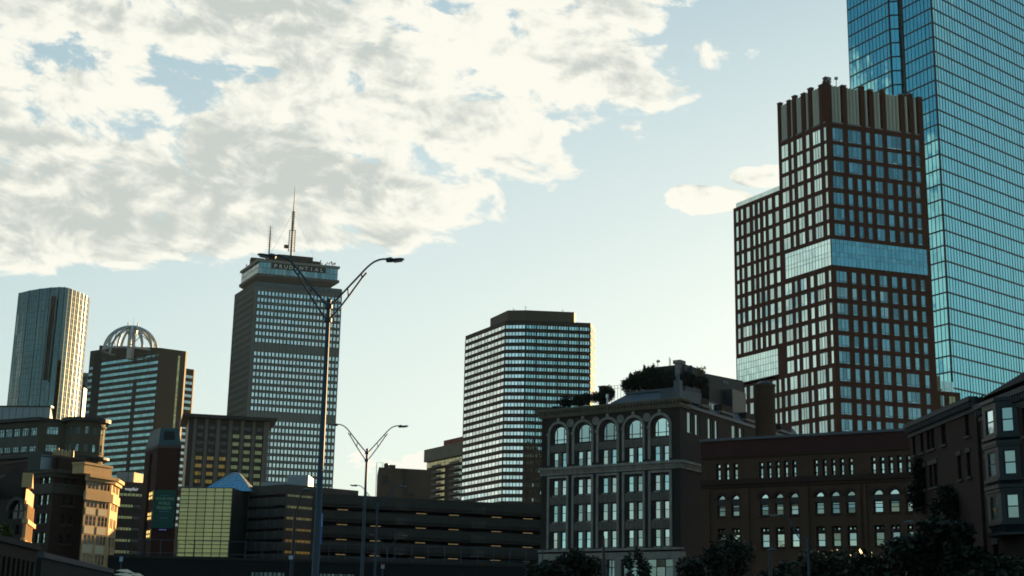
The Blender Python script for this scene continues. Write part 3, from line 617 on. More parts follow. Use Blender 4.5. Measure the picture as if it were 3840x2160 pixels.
# ---------------------------------------------------------------- curved glass tower
def curved_tower():
    q = [(71, 1099), (110, 1089.5), (150, 1082.5), (190, 1078), (222, 1076.3), (243, 1077), (258, 1080), (272, 1085), (286, 1091), (300, 1097), (314, 1103.5), (325, 1109), (333, 1115), (337, 1123)]
    z = PD(233, 1076, 950)[2]; P = [PZ(x, y, z) for x, y in q]; pts = [tuple(p[:2]) for p in P]; bk = [(pts[-1][0] - 10, pts[-1][1] + 26), (pts[0][0] + 22, pts[0][1] + 22)]
    ctr = cen(pts); t = thing('curved_glass_tower', 'round cornered smoky glass tower with vertical ribs behind the pale metal box', 'skyscraper', (ctr[0], ctr[1] + 10, 0))
    g, ml, rb = MB(), MB(), MB(); zs = [k * 3.9 for k in range(1, 70) if k * 3.9 < z - 2]
    for i in range(len(pts) - 1):
        f = Fr(pts[i], pts[i + 1]); n = max(1, round(f.L / 3.0))
        for k in range(n):
            a, b = f.L * k / n, f.L * (k + 1) / n
            for j in range(15): tilt(g, f, a, b, z * j / 15, z * (j + 1) / 15, 0, .03, 0)
            ml.box(f, a - .08, a + .08, 0, z, .04, .10)
        rb.box(f, -.3, .3, 0, z + .2, .0, .16)
        for zz in zs: ml.box(f, 0, f.L, zz - .06, zz + .06, .03, .10)
    g.build('glazing', G_TOWER, t); ml.build('mullion_grid', mat('tower_mullion', (0.030, 0.042, 0.043), .45), t); rb.build('rib', mat('pale_tower_rib', (0.040, 0.052, 0.052), .35, .1, .2, metal=.6), t)
    b = MB(); allp = pts + bk; walls(b, allp, 0, z, skip=range(len(pts) - 1)); b.build('wall', [M_FRAME_D, M_ROOF], t)
    f = Fr(pts[2], pts[3]); f = Fr(pts[0], pts[3]); md = mat('recess_shade', (0.02, 0.02, 0.02), .9)
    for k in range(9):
        Y = 240 + k * 80; X = 505 - k * 8.5; u, zz = f.uz(*Z1(X, Y), 2.4); b = MB(); b.box(f, u - 2, u + 1.6, zz - (9 if k == 0 else 4.5), zz + (8 if k == 0 else 3.5), 1.0, 2.3); b.build('loggia_shade', md, t)  # near-black boxes stand for the shade inside open loggias
curved_tower()

def glazed_slab():
    z = PD(*Z1(835, 872), 1010)[2]; a, b = PZ(*Z1(800, 900), z), PZ(*Z1(850, 872), z); a2, b2 = PD(*Z1(740, 1016), 1000), PD(*Z1(815, 1012), 1000)
    t = thing('glazed_office_block', 'narrow blue glass block between the curved tower and the domed tower', 'office block', (a2[0] + 6, 1010, 0)); mm = mat('grey_mullion', (0.16, 0.20, 0.20), .5)
    for k, (p, q, zz, dep) in enumerate(((a2, b2, a2[2], 20), (a, b, z, 20))):
        f = Fr((p[0], 1000 + k * 12), (q[0], 1000 + k * 12)); curtain(t, f, 0, f.L, 0, zz, 1.6, [i * 4.0 for i in range(1, 50)], glass('blue_block_glass', (0.34, 0.55, 0.72), .08, .3), mm, 0, .3, .3, .3, .1, .03)
        w = MB(); w.box(f, 0, f.L, 0, zz - .05, -11, -.1); w.build('wall', M_FRAME_D, t)
glazed_slab()

# ---------------------------------------------------------------- hotel tower with white window ribbons
def ribbon_tower():
    c = PD(*Z6(838, 205), 590); z = c[2]; A = PZ(*Z6(465, 350), z); m = PZ(*Z6(1030, 203), z); d = PZ(*Z6(1637, 228), z); e = PZ(*Z6(1678, 290), z)
    pts = [tuple(q[:2]) for q in (A, c, m, d, e)]; nrm = Fr(c, d); bk = [tuple(xy(e) - nrm.nrm * 18 - nrm.t * 6), tuple(xy(A) - nrm.nrm * 18)]
    t = thing('ribbon_window_tower', 'brown hotel tower banded with continuous pale window ribbons', 'hotel tower', (c[0] + 12, c[1] + 15, 0))
    mw = mat('umber_precast', (0.0392, 0.0291, 0.0224), .8, .12, .06, streak=.1)
    w = MB(); walls(w, pts + bk, 0, z); w.build('wall', [mw, M_ROOF], t)
    frs = [Fr(pts[i], pts[i + 1]) for i in range(4)]
    zz = [zat(c[0], c[1], Z6(0, y)[1]) for y in (265, 1413)]; p = (zz[0] - zz[1]) / 17.2; h = p * .23
    fins = MB()
    for i, fr in enumerate(frs[:3]):
        n = 1 if i == 1 else (2 if i == 0 else 6)
        if i == 2:
            for k in range(1, 6): fins.box(fr, fr.L * k / 6 - .10, fr.L * k / 6 + .10, 5, z - 3, .0, .32)
    fins.build('pier', mw, t)
    for k in range(44):
        zc = zz[0] - p * k
        if zc < 26: break
        for i, (fr, n) in enumerate(zip(frs, (12, 6, 24, 3))):
            r = MB(); du = (fr.L - .4) / n
            for j in range(n):
                gp = (.26, .15, .17, .2)[i]; a, b = .2 + j * du + gp, .2 + (j + 1) * du - gp
                if i == 2 and j % 4 == 3: b -= .30
                tilt(r, fr, a, b, zc - h, zc + h, .05, .012, 0)
            r.box(fr, .1, fr.L - .1, zc - h - .35, zc - h - .05, .01, .16, 1); r.box(fr, .1, fr.L - .1, zc + h + .05, zc + h + .2, .01, .12, 1)
            r.build('window_band', [G_PALE if i < 2 else G_SKY, mw], t)
    # set-back plant floor
    A2 = frs[0].P(frs[0].uz(*Z6(695, 250), -3)[0], 0, -3); f0 = Fr(A2, frs[0].P(frs[0].L, 0, -3)); zp = zat(*frs[1].P(0, 0, -3)[:2], Z6(0, 112)[1])
    P = [A2[:2], frs[1].P(.6, 0, -2.5)[:2], frs[2].P(0.3, 0, -2.5)[:2]]; u = frs[2].uz(*Z6(1482, 200), -2.5)[0]; q = frs[2].P(u, 0, -2.5)[:2]
    P += [q, (q[0] + .9, q[1] + 5.5), (q[0] - 8, q[1] + 14), (A2[0] + 6, A2[1] + 6)]
    b = MB(); b.prism(P, z + .01, zp); b.build('penthouse', mat('umber_plant_floor', (0.085, 0.070, 0.052), .8, .12, .06), t)
    m2 = MB()
    for X, Y, X0 in ((1028, 68, 0), (915, 88, 0), (1375, 100, 0)):
        u, zt = frs[2].uz(*Z6(X, Y), -4); m2.tube([frs[2].P(u, zp, -4), frs[2].P(u, zt, -4)], .09, 4); m2.tube([frs[2].P(u - .7, zt - .6, -4), frs[2].P(u + .7, zt - .6, -4)], .07, 4)
    m2.build('rooftop_antenna', M_FRAME_D, t)
ribbon_tower()

# ---------------------------------------------------------------- buildings between the towers
def simple_block(name, label, cat, corner, D, leftpx, rightpx, depth, m, z0=0, right_dir=None):
    """box whose front runs between two roof corners seen at leftpx / rightpx; corner is the one at distance D"""
    z = PD(*corner, D)[2]; a = PZ(*leftpx, z); b = PZ(*rightpx, z); f = Fr(a, b); k = -f.nrm * depth
    pts = [tuple(a[:2]), tuple(b[:2]), tuple(xy(b) + unit(xy(b)) * depth + k * .1), tuple(xy(a) + unit(xy(a)) * depth + k * .1)]; t = thing(name, label, cat, (*cen(pts)[:2], z0)); w = MB(); walls(w, pts, z0, z)
    return t, f, z, pts, w.build('wall', [m, M_ROOF], t)
t, f, z, pts, w = simple_block('warehouse_box', 'pale metal clad box building below the curved glass tower', 'building', (190, 1527), 520, (-40, 1526), (190, 1527), 40, mat('pale_metal_cladding', (0.26, 0.31, 0.33), .5, .12, .1))
b = MB(); [b.box(f, f.L * k / 9, f.L * k / 9 + .12, 5, z - .3, 0, .08) for k in range(1, 9)]; b.build('panel_joint', M_FRAME_D, t)
b = MB(); b.box(f, -.3, f.L + .3, z, z + .5, -2, .3); b.build('coping', M_FRAME_D, t)

def finned_block():
    z = PD(*Z4(135, 112), 420)[2]; a, b = PZ(*Z4(100, 109), z), PZ(*Z4(832, 150), z); f = Fr(a, b)
    t = thing('finned_office_block', 'brown office block with tall stone piers under a flat overhanging roof', 'office block', (*cen([a, b])[:2], 0)); t.o.location.y += 0
    mw = mat('grey_brown_stone', (0.190, 0.155, 0.130), .8, .15, .1, streak=.12); md = mat('dark_bronze_panel', (0.022, 0.020, 0.018), .5, .2, .1)
    zs = zat(*f.P(f.L * .5, 0)[:2], Z4(0, 165)[1]); L = f.u(*Z4(775, 200)) - .6
    r = MB(); r.box(f, -1.5, f.L, zs + .3, z, -24, 0.0); r.build('roof_slab', md, t)
    n0 = -2.2; body = MB(); body.box(f, .5, L, 0, zs + .29, -22, n0 - .3); body.build('wall', md, t)
    piers = [(145, 170), (240, 265), (335, 365), (435, 465), (535, 560), (630, 655), (725, 770)]; U = []
    for x0, x1 in piers:
        u0, u1 = f.uz(*Z4(x0, 220), n0)[0], f.uz(*Z4(x1, 220), n0)[0]; U.append((u0, u1)); p = MB(); m = (u0 + u1) / 2
        p.box(f, u0, m - .12, 0, zs + .25, n0 - .6, n0 + .5); p.box(f, m + .12, u1, 0, zs + .25, n0 - .6, n0 + .5); p.box(f, m - .12, m + .12, 0, zs + .2, n0 - .6, n0 + .2); p.build('pier', mw, t)
    zr = f.uz(*Z4(490, 298), n0)[1]; zq = f.uz(*Z4(485, 361), n0)[1]; pt = zr - zq
    for k in range(-1, 12):
        for i in range(6):
            u0, u1 = U[i][1] + .25, U[i + 1][0] - .25; zc = zr - pt * k
            if zc < 14: continue
            wmb = MB(); window(wmb, f, u0, u1, zc - pt * .30, zc + pt * .27, n0 - .26, nv=4, fw=.12, amp=.02); wmb.build('window', [(G_GOLD if i > 2 else G_AMBER_REFL) if (i > 2 or k > 2) and k >= 0 else G_DARK, md], t)  # lower rows of the left bays: reflected gold painted as amber tint
finned_block()

def gold_block():
    z = PD(*Z4(40, 720), 330)[2]; a, b = PZ(*Z4(40, 722), z), PZ(*Z4(468, 724), z); f = Fr(a, b); t = thing('gold_glass_block', 'low block faced in gold tinted mirror glass beneath the blue pyramid', 'office block', (*cen([a, b])[:2], 0))
    zb = f.z(*Z4(300, 1292)); rows = [z - (z - zb) * k / 17 for k in range(1, 17)]
    curtain(t, f, 0, f.L, zb, z, f.L / 6, rows, G_GOLD, M_FRAME_D, 0, .14, .16, .2, .06, .02, yaw=-.12)
    w = MB(); w.box(f, -.1, f.L + .1, 0, zb, -14, .1); w.box(f, 0, f.L, zb, z - .02, -14, -.45); w.build('wall', M_FRAME_D, t)
    # pyramid skylight standing on it
    s = thing('pyramid_skylight', 'blue glazed pyramid skylight on the roof of the gold block', 'skylight', (*f.P(f.L * .7, 0, -12)[:2], z))
    p0, p1 = PD(*Z4(215, 716), 336), PD(*Z4(625, 708), 336); zz = z + .02; g = Fr(p0, p1); ap = PD(*Z4(438, 598), 344); bs = [g.P(0, zz), g.P(g.L, zz), g.P(g.L, zz, -16), g.P(0, zz, -16)]
    ml = MB(); gl = MB(); zt = zat(*g.P(g.L * .54, 0, -7)[:2], Z4(0, 598)[1]); r0 = [g.P(g.L * .47, zt, -7), g.P(g.L * .60, zt, -7), g.P(g.L * .60, zt, -9), g.P(g.L * .47, zt, -9)]
    for i in range(4):
        p, q, r, s_ = bs[i], bs[(i + 1) % 4], r0[(i + 1) % 4], r0[i]; gl.poly([p, q, r, s_])
        for k in range(0, 9):
            v = lambda x, y, e: tuple(np.array(x) * (1 - e) + np.array(y) * e); ml.tube([v(p, q, k / 8), v(s_, r, k / 8)], .07, 4)
        for k in range(1, 7): ml.tube([v(p, s_, k / 7), v(q, r, k / 7)], .05, 4)
    gl.poly(r0); gl.build('glazing', glass('skylight_glass', (0.20, 0.42, 0.55), .15, .2), s); ml.build('mullion_grid', mat('pale_steel', (0.25, 0.30, 0.32), .5), s)
    b = MB(); b.box(g, -9, 0, zz, zz + .9, -10, -1); b.build('parapet', mat('blue_metal_edge', (0.08, 0.12, 0.15), .5), s)
gold_block()

def banded_office():
    c = PD(*A5(1025, 62), 331); z = c[2]; a = PZ(*A5(200, 125), z); b = PZ(*A5(1490, 105), z); fl = Fr(xy(a) - unit(xy(c) - xy(a)) * 3, c); fr = Fr(c, xy(c) + unit(xy(b) - xy(c)) * 20)
    bk = xy(fr.P(fr.L, 0)) + np.array([-14, 12]); pts = [fl.P(0, 0)[:2], tuple(c[:2]), fr.P(fr.L, 0)[:2], tuple(bk)]
    t = thing('banded_office_block', 'concrete office block with dark ribbon windows turning gold around its corner', 'office block', (*cen(pts)[:2], 0))
    mw = mat('grey_concrete', (0.0535, 0.0512, 0.0474), .85, .15, .2, streak=.15); w = MB()
    zr = [(fr.z(*A5(1030, y1)), fr.z(*A5(1030, y0))) for y0, y1 in ((205, 250), (375, 425), (545, 595), (717, 765), (887, 940), (1060, 1110))]; d = zr[0][0] - zr[1][0]
    zr += [(zr[-1][0] - d * k, zr[-1][1] - d * k) for k in (1, 2)]
    facade(w, fl, 0, fl.L, 0, z, [(p, q, [(.2, fl.L - .35)]) for p, q in zr], 1.0); facade(w, fr, 0, fr.L, 0, z, [(p, q, [(.5, fr.L - .5)]) for p, q in zr], .3)
    walls(w, pts, 0, z, skip=(0, 1)); w.build('wall', [mw, M_ROOF], t)
    for p, q in zr[1:]:
        for k in range(1, 7): jt = MB(); jt.box(fl, fl.L * k / 7 - .06, fl.L * k / 7 + .06, q + .3, q + d - .9, 0, .05); jt.build('panel_joint', mat('concrete_joint', (0.13, 0.125, 0.115), .9), t)
    for p, q in zr:
        m = MB(); window(m, fl, .2, fl.L - .35, p, q, -.9, nv=9, fw=.1, amp=.02); m.build('window_band', [G_DARK, M_FRAME_D], t)
        m = MB(); window(m, fr, .5, fr.L - .5, p, q, -.26, nv=18, fw=.09, amp=.02); m.build('window_band', [glass('yellow_ribbon_glass', (0.46, 0.44, 0.25), .38, .4, .0), M_FRAME_D], t)
    # stair core that stands higher where it meets the garage
    f2 = Fr(fr.P(0, 0, -6), fr.P(1, 0, -6)); q = PD(*Z4(1372, 745), 352); q0 = PD(*Z4(1180, 735), 352); g = Fr(q0, q); m = MB(); m.box(g, 0, g.L, 0, q[2], -10, 0); m.build('stair_core', mw, t)
    # white plant box on the roof
    s = thing('rooftop_plant_box', 'pale metal plant box on the roof of the banded concrete block', 'plant box', (*fr.P(3, 0, -6)[:2], z)); p0, p1 = PD(*Z4(912, 700), 337), PD(*Z4(1088, 705), 337); g = Fr(p0, p1); zt = g.z(*Z4(1000, 617)); m = MB(); m.box(g, 0, g.L, z + .01, zt, -9, 0); m.build('casing', MATS['pale_metal_cladding'], s)
    m = MB(); [m.box(g, g.L * k / 4 - .05, g.L * k / 4 + .05, z + .1, zt, 0, .06) for k in range(1, 4)]; m.box(g, -6.2, -.2, z + .01, z + 1.0, -5, -.5); m.build('panel_joint', mat('pale_steel', (0.25, 0.30, 0.32)), s)
banded_office()

def parking_garage():
    z = PD(*Z5(0, 770), 290)[2]; a, b = PZ(*Z5(-60, 766), z), PZ(*Z5(1815, 865), z); f = Fr(a, xy(b) + unit(xy(b) - xy(a)) * 12); L = f.L
    t = thing('parking_garage', 'long dark concrete parking garage with open decks and strips of lamps', 'parking garage', (*cen([f.P(0, 0), f.P(L, 0)])[:2], 0))
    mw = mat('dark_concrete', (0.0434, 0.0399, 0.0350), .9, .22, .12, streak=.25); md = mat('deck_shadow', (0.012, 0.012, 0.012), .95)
    s0 = f.z(*B8(640, 52)); s1 = f.z(*B8(640, 365)); p = s0 - s1; h = p * .125; w = MB()
    rows = [(s0 - p * k - h, s0 - p * k + h, [(.5, L - .5)]) for k in range(8) if s0 - p * k > 2]
    facade(w, f, 0, L, 0, z, rows, .8); qa, qb = xy(f.A) + unit(xy(f.A)) * 34, xy(f.P(L, 0)) + unit(xy(f.P(L, 0))) * 34; w.poly([f.P(0, z), f.P(L, z), (*qb, z), (*qa, z)], 1)
    walls(w, [f.P(0, 0)[:2], f.P(L, 0)[:2], tuple(qb), tuple(qa)], 0, z, skip=(0,), roof=None); w.build('wall', [mw, M_ROOF], t)
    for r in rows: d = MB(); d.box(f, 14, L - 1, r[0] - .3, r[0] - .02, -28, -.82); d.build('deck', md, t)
    lg = MB()
    for k, r in enumerate(rows): lg.box(f, .3, L - .3, r[1] + p * .18, r[1] + p * .22, 0, .35)
    lg.build('ledge', mw, t)
    for X in (670, 1305):
        u = f.u(*Z5(X, 900))
        for r in rows: pl = MB(); pl.box(f, u - 1.5, u + 1.5, r[1] + .02, r[1] + p * .5, 0.0, .22); pl.build('pier', mat('stained_concrete', (0.0638, 0.0585, 0.0510), .9, .4, .5, streak=.4), t)
    ml = mat('warm_deck_lamp', (0.9, 0.7, 0.4), .5, emit=(1.0, 0.70, 0.30), estr=0.055)
    rng = random.Random(2)
    for k, r in enumerate(rows):
        for X in (208, 485, 858, 1130, 1482, 1742):
            if k == 0 and X == 485: continue
            u = f.u(*Z5(X, 900))
            for j, zz in enumerate([r[1] - .30] + ([r[1] - .85] if k >= 2 and rng.random() < .65 else [])):
                for dx in (-.56, .56): m = MB(); m.box(f, u + dx - .48, u + dx + .48, zz - .11, zz, -2.2 - j * 2, -1.9 - j * 2); m.build('strip_lamp', ml, t)
parking_garage()

t, f, z, pts, w = simple_block('windowless_brick_block', 'windowless brown brick block rising behind the parking garage', 'building', Z5(485, 553), 450, Z5(485, 553), Z5(905, 576), 22, mat('umber_brick', (0.0840, 0.0595, 0.0434), .85, .2, .3, streak=.15, brick=.3))
m = MB(); u = f.u(*Z5(705, 650)); m.box(f, u - .7, u + .7, f.z(*Z5(705, 782)), z - .1, 0, .7); m.box(f, u - .7, u + 3.2, f.z(*Z5(705, 782)), f.z(*Z5(705, 770)), .01, .68); m.build('downpipe', M_FRAME_D, t)
m = MB(); u = f.u(*Z5(538, 655)); zz = f.z(*Z5(538, 655)); m.box(f, u - .9, u + .9, zz - 1.3, zz + 1.3, 0, .1); m.build('vent_grille', M_FRAME_D, t)
m = MB(); u0, u1 = f.uz(*Z5(572, 540), -3)[0], f.uz(*Z5(622, 540), -3)[0]; m.box(f, u0, u1, z, f.uz(*Z5(600, 534), -3)[1], -6, -3); m.build('rooftop_cabinet', M_FRAME_D, t)
m = MB(); u, zz = f.uz(*Z5(547, 522), -3); m.tube([f.P(u, z, -3), f.P(u, zz - .5, -3)], .3, 6); m.tube([f.P(u, zz - 1.6, -3), f.P(u, zz - .2, -3), f.P(u, zz + .1, -3)], [.75, .8, .3], 8); m.build('vent_cowl', M_FRAME_D, t)
m = MB(); u, zz = f.uz(*Z5(490, 516), .4); m.tube([f.P(u - .9, z - 12, .5), f.P(u - .9, zz, .5), f.P(u + 1.0, zz, .5), f.P(u + 1.0, z, .5)], .09, 4); m.build('ladder_frame', M_FRAME_D, t)

def balcony_block():
    z = PD(*Z5(1165, 340), 655)[2]; a = PZ(*Z5(858, 412), z); b = PZ(*Z5(1165, 344), z); f = Fr(a, b); f = Fr(a, xy(a) + f.t * (f.L + 14)); L = f.L
    t = thing('balcony_apartment_block', 'apartment block with stacked balconies below a blank concrete top', 'apartment block', (*cen([a, b])[:2], 0)); mw = mat('warm_grey_concrete', (0.14, 0.125, 0.095), .85, .25, .12, streak=.3); mr = mat('brown_recess', (0.045, 0.030, 0.022), .9)
    zc = f.z(*Z5(860, 512)); w = MB(); w.box(f, 0, L, zc, z, -16, 0); w.build('wall', mw, t); c = MB(); c.box(f, .3, L, 0, zc - .01, -16, -1.6); c.build('recessed_wall', mr, t)
    b2 = MB(); u = f.u(*Z5(1012, 370)); b2.box(f, u, L, z + .01, f.z(*Z5(1012, 335)), -12, -.4); b2.build('penthouse', mat('red_brick', (0.16, 0.055, 0.035), .85, .2, .3), t)
    zz = [f.z(*Z5(985, y)) for y in (558, 606)]; p = (zz[0] - zz[1]) * 1.03; g = MB(); window(g, f, .4, L, zc - 3.0, zc - .3, -1.55, nv=14, fw=.12, amp=.04); g.build('window_band', [G_GOLD, M_FRAME_D], t)
    for k in range(12):
        zb = zc - 3.4 - p * k
        if zb < 30: break
        for x0, x1 in ((930, 1010), (1075, 1160)):
            u0, u1 = f.u(*Z5(x0, 600)), f.u(*Z5(x1, 580)); m = MB(); m.box(f, u0, u1, zb - .25, zb, -1.58, .9); bo = m.build('balcony', mw, t); r = MB(); r.box(f, u0, u1, zb + .02, zb + .85, .82, .88); r.build('railing', mat('dim_railing', (0.07, 0.065, 0.06), .6), bo)
            m = MB(); window(m, f, u0 + .5, u1 - .5, zb + .1, zb + p - .9, -1.56, nv=3, fw=.12, amp=.04); m.build('window', [G_DIM if x0 > 1000 else G_GOLD, M_FRAME_D], t)
balcony_block()

# ---------------------------------------------------------------- terracotta warehouse with five bays
M_STONE = mat('weathered_limestone', (0.2125, 0.2082, 0.1785), .85, .5, .8, streak=.45, bump=.2)
def arch_ring(mb, f, uc, zc, ri, ro, n0, n1, mi=0, k=14):
    for i in range(k):
        p = [math.pi * (i + j) / k for j in (0, 1)]; o = lambda r, a, n: f.P(uc + r * math.cos(math.pi - a), zc + r * math.sin(a), n)
        a, b = p
        mb.poly([o(ri, a, n1), o(ri, b, n1), o(ro, b, n1), o(ro, a, n1)][::-1], mi); mb.poly([o(ro, a, n1), o(ro, b, n1), o(ro, b, n0), o(ro, a, n0)][::-1], mi); mb.poly([o(ri, b, n1), o(ri, a, n1), o(ri, a, n0), o(ri, b, n0)][::-1], mi)
def arch_fill(mb, f, ua, ub, zs, zt, n, mi=0, k=12, depth=0.3):
    """wall left around a round head inside the square opening ua..ub, zs..zt"""
    uc, r = (ua + ub) / 2, (ub - ua) / 2; zt = max(zt, zs + r)
    P = [(uc - r * math.cos(math.pi * i / k), zs + r * math.sin(math.pi * i / k)) for i in range(k + 1)]
    for (a, b), (c, d) in zip(P, P[1:]):
        mb.poly([f.P(a, b, n), f.P(c, d, n), f.P(c, zt, n), f.P(a, zt, n)], mi); mb.poly([f.P(c, d, n), f.P(a, b, n), f.P(a, b, n - depth), f.P(c, d, n - depth)], mi)
def arch_pane(mb, f, ua, ub, z0, zs, n, mi=0, k=12):
    uc, r = (ua + ub) / 2, (ub - ua) / 2
    mb.poly([f.P(ua, z0, n), f.P(ub, z0, n)] + [f.P(uc + r * math.cos(math.pi * i / k), zs + r * math.sin(math.pi * i / k), n) for i in range(k + 1)], mi)

def five_bay_warehouse():
    c = PD(*W1(1590, 580), 200); zc = c[2]; lp = PZ(*W1(50, 722), zc); f = Fr(lp, c); f = Fr(f.P(f.u(*W1(90, 1000)), 0), c); L = f.L
    sp = PZ(*A6(745, 800), PD(*A6(240, 650), c[1] + 1)[2]); sp = xy(sp); sdir = unit(xy(PZ(*W2(1825, 265), PD(*W2(1590, 210), 200)[2])) - xy(c)); g = Fr(c, xy(c) + sdir * 46)
    t = thing('five_bay_warehouse', 'old brick warehouse with five tall arched bays framed in weathered stone', 'warehouse', (*cen([f.P(0, 0), f.P(L, 0)])[:2], 0)); mw = mat('dark_warehouse_brick', (0.0288, 0.0224, 0.0184), .9, .25, .5, streak=.2, brick=.4)
    zf = lambda Y, S=W1, X=1400: f.z(*S(X, Y))
    ztop = zf(578); zcb = zf(672); arch = [(225, 360, 1000), (490, 635, 985), (760, 905, 970), (1035, 1190, 955), (1318, 1475, 930)]; frame = [(163, 390, 1000), (427, 658, 985), (690, 935, 970), (970, 1215, 955), (1252, 1505, 930)]
    pairs = [((222, 272), (312, 365)), ((485, 540), (577, 632)), ((755, 812), (850, 905)), ((1032, 1090), (1130, 1187)), ((1318, 1378), (1417, 1475))]
    U = lambda x, y, S=W1: f.u(*S(x, y)); rows = [(zf(1252), zf(1075)), (zf(522, W2), zf(345, W2)), (zf(828, W2), zf(632, W2)), (zf(1130, W2), zf(938, W2))]
    A = [(U(a, y), U(b, y)) for a, b, y in arch]; FRM = [(U(a, y), U(b, y)) for a, b, y in frame]; PR = [[(U(a, 1150), U(b, 1150)) for a, b in pr] for pr in pairs]
    zsp = zf(860); za0 = zf(975); w = MB(); dep = .24; zst = zf(1185, W2); shop = [(U(800, 1350, W2), U(890, 1350, W2)), (U(960, 1350, W2), U(1525, 1350, W2)), (U(150, 1350, W2), U(760, 1350, W2))]; zsh = (zf(1700, W2), zf(1262, W2))
    zat_ = max(zsp + (b - a) / 2 for a, b in A)
    facade(w, f, 0, L, zst, zcb, [(za0, zat_, A)] + [(p, q, [x for pr in PR for x in pr]) for p, q in rows], dep)
    for a, b in A: arch_fill(w, f, a, b, zsp, zat_, 0, depth=dep)
    # side wall above the neighbour's roof, back
    gL = g.L; zg = zcb; gw = []; U2 = lambda x, y: g.u(*A6(x, y))
    for x0, x1, y in ((293, 372, 1080), (408, 468, 1100), (590, 655, 1130), (690, 755, 1150), (930, 1005, 1130), (1035, 1105, 1160)): gw.append((U2(x0, y), U2(x1, y)))
    gz = (g.z(*A6(330, 1235)), g.z(*A6(330, 935))); facade(w, g, 0, gL, 0, gz[1] + .5, [(gz[0], gz[1], gw)], .3)
    walls(w, [f.P(0, 0)[:2], tuple(c[:2]), g.P(gL, 0)[:2], tuple(xy(f.P(0, 0)) + sdir * gL)], 0, zg, skip=(0, 1)); w.build('wall', [mw, M_ROOF], t)
    b = MB(); b.box(f, -.1, L + .1, 0, zst - .01, -.4, .22); base = MB(); facade(base, Fr(f.P(0, 0, .25), f.P(L, 0, .25)), -.1, L + .15, 0, zst, [(max(0, zsh[0]), zsh[1], shop)], .5)
    base.poly([f.P(L + .15, 0, .25), g.P(1.2, 0, .15), g.P(1.2, zst, .15), f.P(L + .15, zst, .25)]); base.build('stone_base', M_STONE, t)
    for a, b_ in shop: m = MB(); window(m, f, a, b_, max(0, zsh[0]), zsh[1], -.2, nv=2 if b_ - a < 2.5 else 6, hz=(.55, .8), fw=.1, amp=.05); m.build('shop_window', [G_DIM, M_FRAME_D], t)
    # bay surrounds
    mtc = mat('stained_terracotta', (0.120, 0.114, 0.096), .9, .4, 1.2, streak=.35)
    for (a, b_), (p, q), pr in zip(FRM, A, PR):
        m = MB(); wd = .38; za = zf(1215); r = (b_ - a) / 2
        m.box(f, a, a + wd, za, zsp, 0, .2); m.box(f, b_ - wd, b_, za, zsp, 0, .2); arch_ring(m, f, (a + b_) / 2, zsp, r - wd, r, 0, .2)
        m.box(f, a - .1, a + wd + .1, zsp - .25, zsp + .1, .203, .32); m.box(f, b_ - wd - .1, b_ + .1, zsp - .25, zsp + .1, .203, .32)
        zl1, zl0 = zf(298, W2), zf(1130, W2); m.box(f, a, a + wd, zl0, zl1, 0, .18); m.box(f, b_ - wd, b_, zl0, zl1, 0, .18); m.box(f, a + wd, b_ - wd, zl1 - .32, zl1, 0, .17)
        k = (a + b_) / 2; m.box(f, k - .22, k + .22, zsp + r + .03, zcb - .1, 0, .26); m.build('bay_surround', M_STONE, t)
        for z0, z1 in ((zf(1068), za0 - .15),) + tuple((rows[i + 1][1] + .12, rows[i][0] - .14) for i in (1, 2)):
            s = MB(); s.box(f, a + wd, b_ - wd, z0, z1, 0, .06); n = 4; uw = (b_ - a - 2 * wd) / n
            for i in range(n): s.box(f, a + wd + i * uw + .12, a + wd + (i + 1) * uw - .12, z0 + .3, z1 - .25, .06, .13)
            s.build('spandrel_panel', mtc, t)
        for z0, z1 in rows: s = MB(); s.box(f, pr[0][1] + .02, pr[1][0] - .02, z0, z1, -.1, .07); s.build('mullion', mtc, t)
        m = MB(); arch_pane(m, f, p + .06, q - .06, za0 + .05, zsp, -.16, 0); zt = (zsp - za0) * .42 + za0
        for u0, u1 in ((p, p + .09), (q - .09, q), (p + (q - p) * .2, p + (q - p) * .2 + .09), (q - (q - p) * .2 - .09, q - (q - p) * .2)): m.box(f, u0, u1, za0, zsp + ((q - p) * .30 if p + .1 < u0 < q - .2 else 0), -.15, -.09, 1)
        m.box(f, p, q, zt - .05, zt + .05, -.15, -.10, 1); m.box(f, p, q, za0, za0 + .1, -.15, -.09, 1); arch_ring(m, f, (p + q) / 2, zsp, (q - p) / 2 - .1, (q - p) / 2, -.18, -.09, 1); m.build('arched_window', [G_OLD, M_FRAME_D], t)
    for (z0, z1) in rows:
        for pr in PR:
            for a, b_ in pr:
                m = MB(); window(m, f, a + .04, b_ - .04, z0 + .06, z1 - .03, -.16, nv=1, hz=(.52,), fw=.075, amp=.02); wo = m.build('window', [random.choice((G_OLD, G_OLD, G_SKY, glass('blind_glass', (0.55, 0.62, 0.58), .12, .3))), M_FRAME_D], t)
                s = MB(); s.box(f, a - .08, b_ + .08, z0 - .14, z0 + .04, -.14, .17); s.build('sill', M_STONE, wo)
    rd = MB()
    for X, Y in ((405, 832), (680, 808), (950, 787), (1235, 768)):
        u, z = f.uz(*W1(X, Y)); k = 16; r = .62; ring = [(math.cos(2 * math.pi * i / k), math.sin(2 * math.pi * i / k)) for i in range(k)]; m = MB()
        m.mesh([f.P(u + x * r, z + y * r, n) for n in (.0, .14) for x, y in ring] + [f.P(u + x * r * .7, z + y * r * .7, n) for n in (.14, .06) for x, y in ring], [(i, (i + 1) % k, k + (i + 1) % k, k + i) for i in range(k)] + [(k + i, k + (i + 1) % k, 2 * k + (i + 1) % k, 2 * k + i) for i in range(k)] + [(2 * k + i, 2 * k + (i + 1) % k, 3 * k + (i + 1) % k, 3 * k + i) for i in range(k)] + [tuple(range(3 * k, 4 * k))])
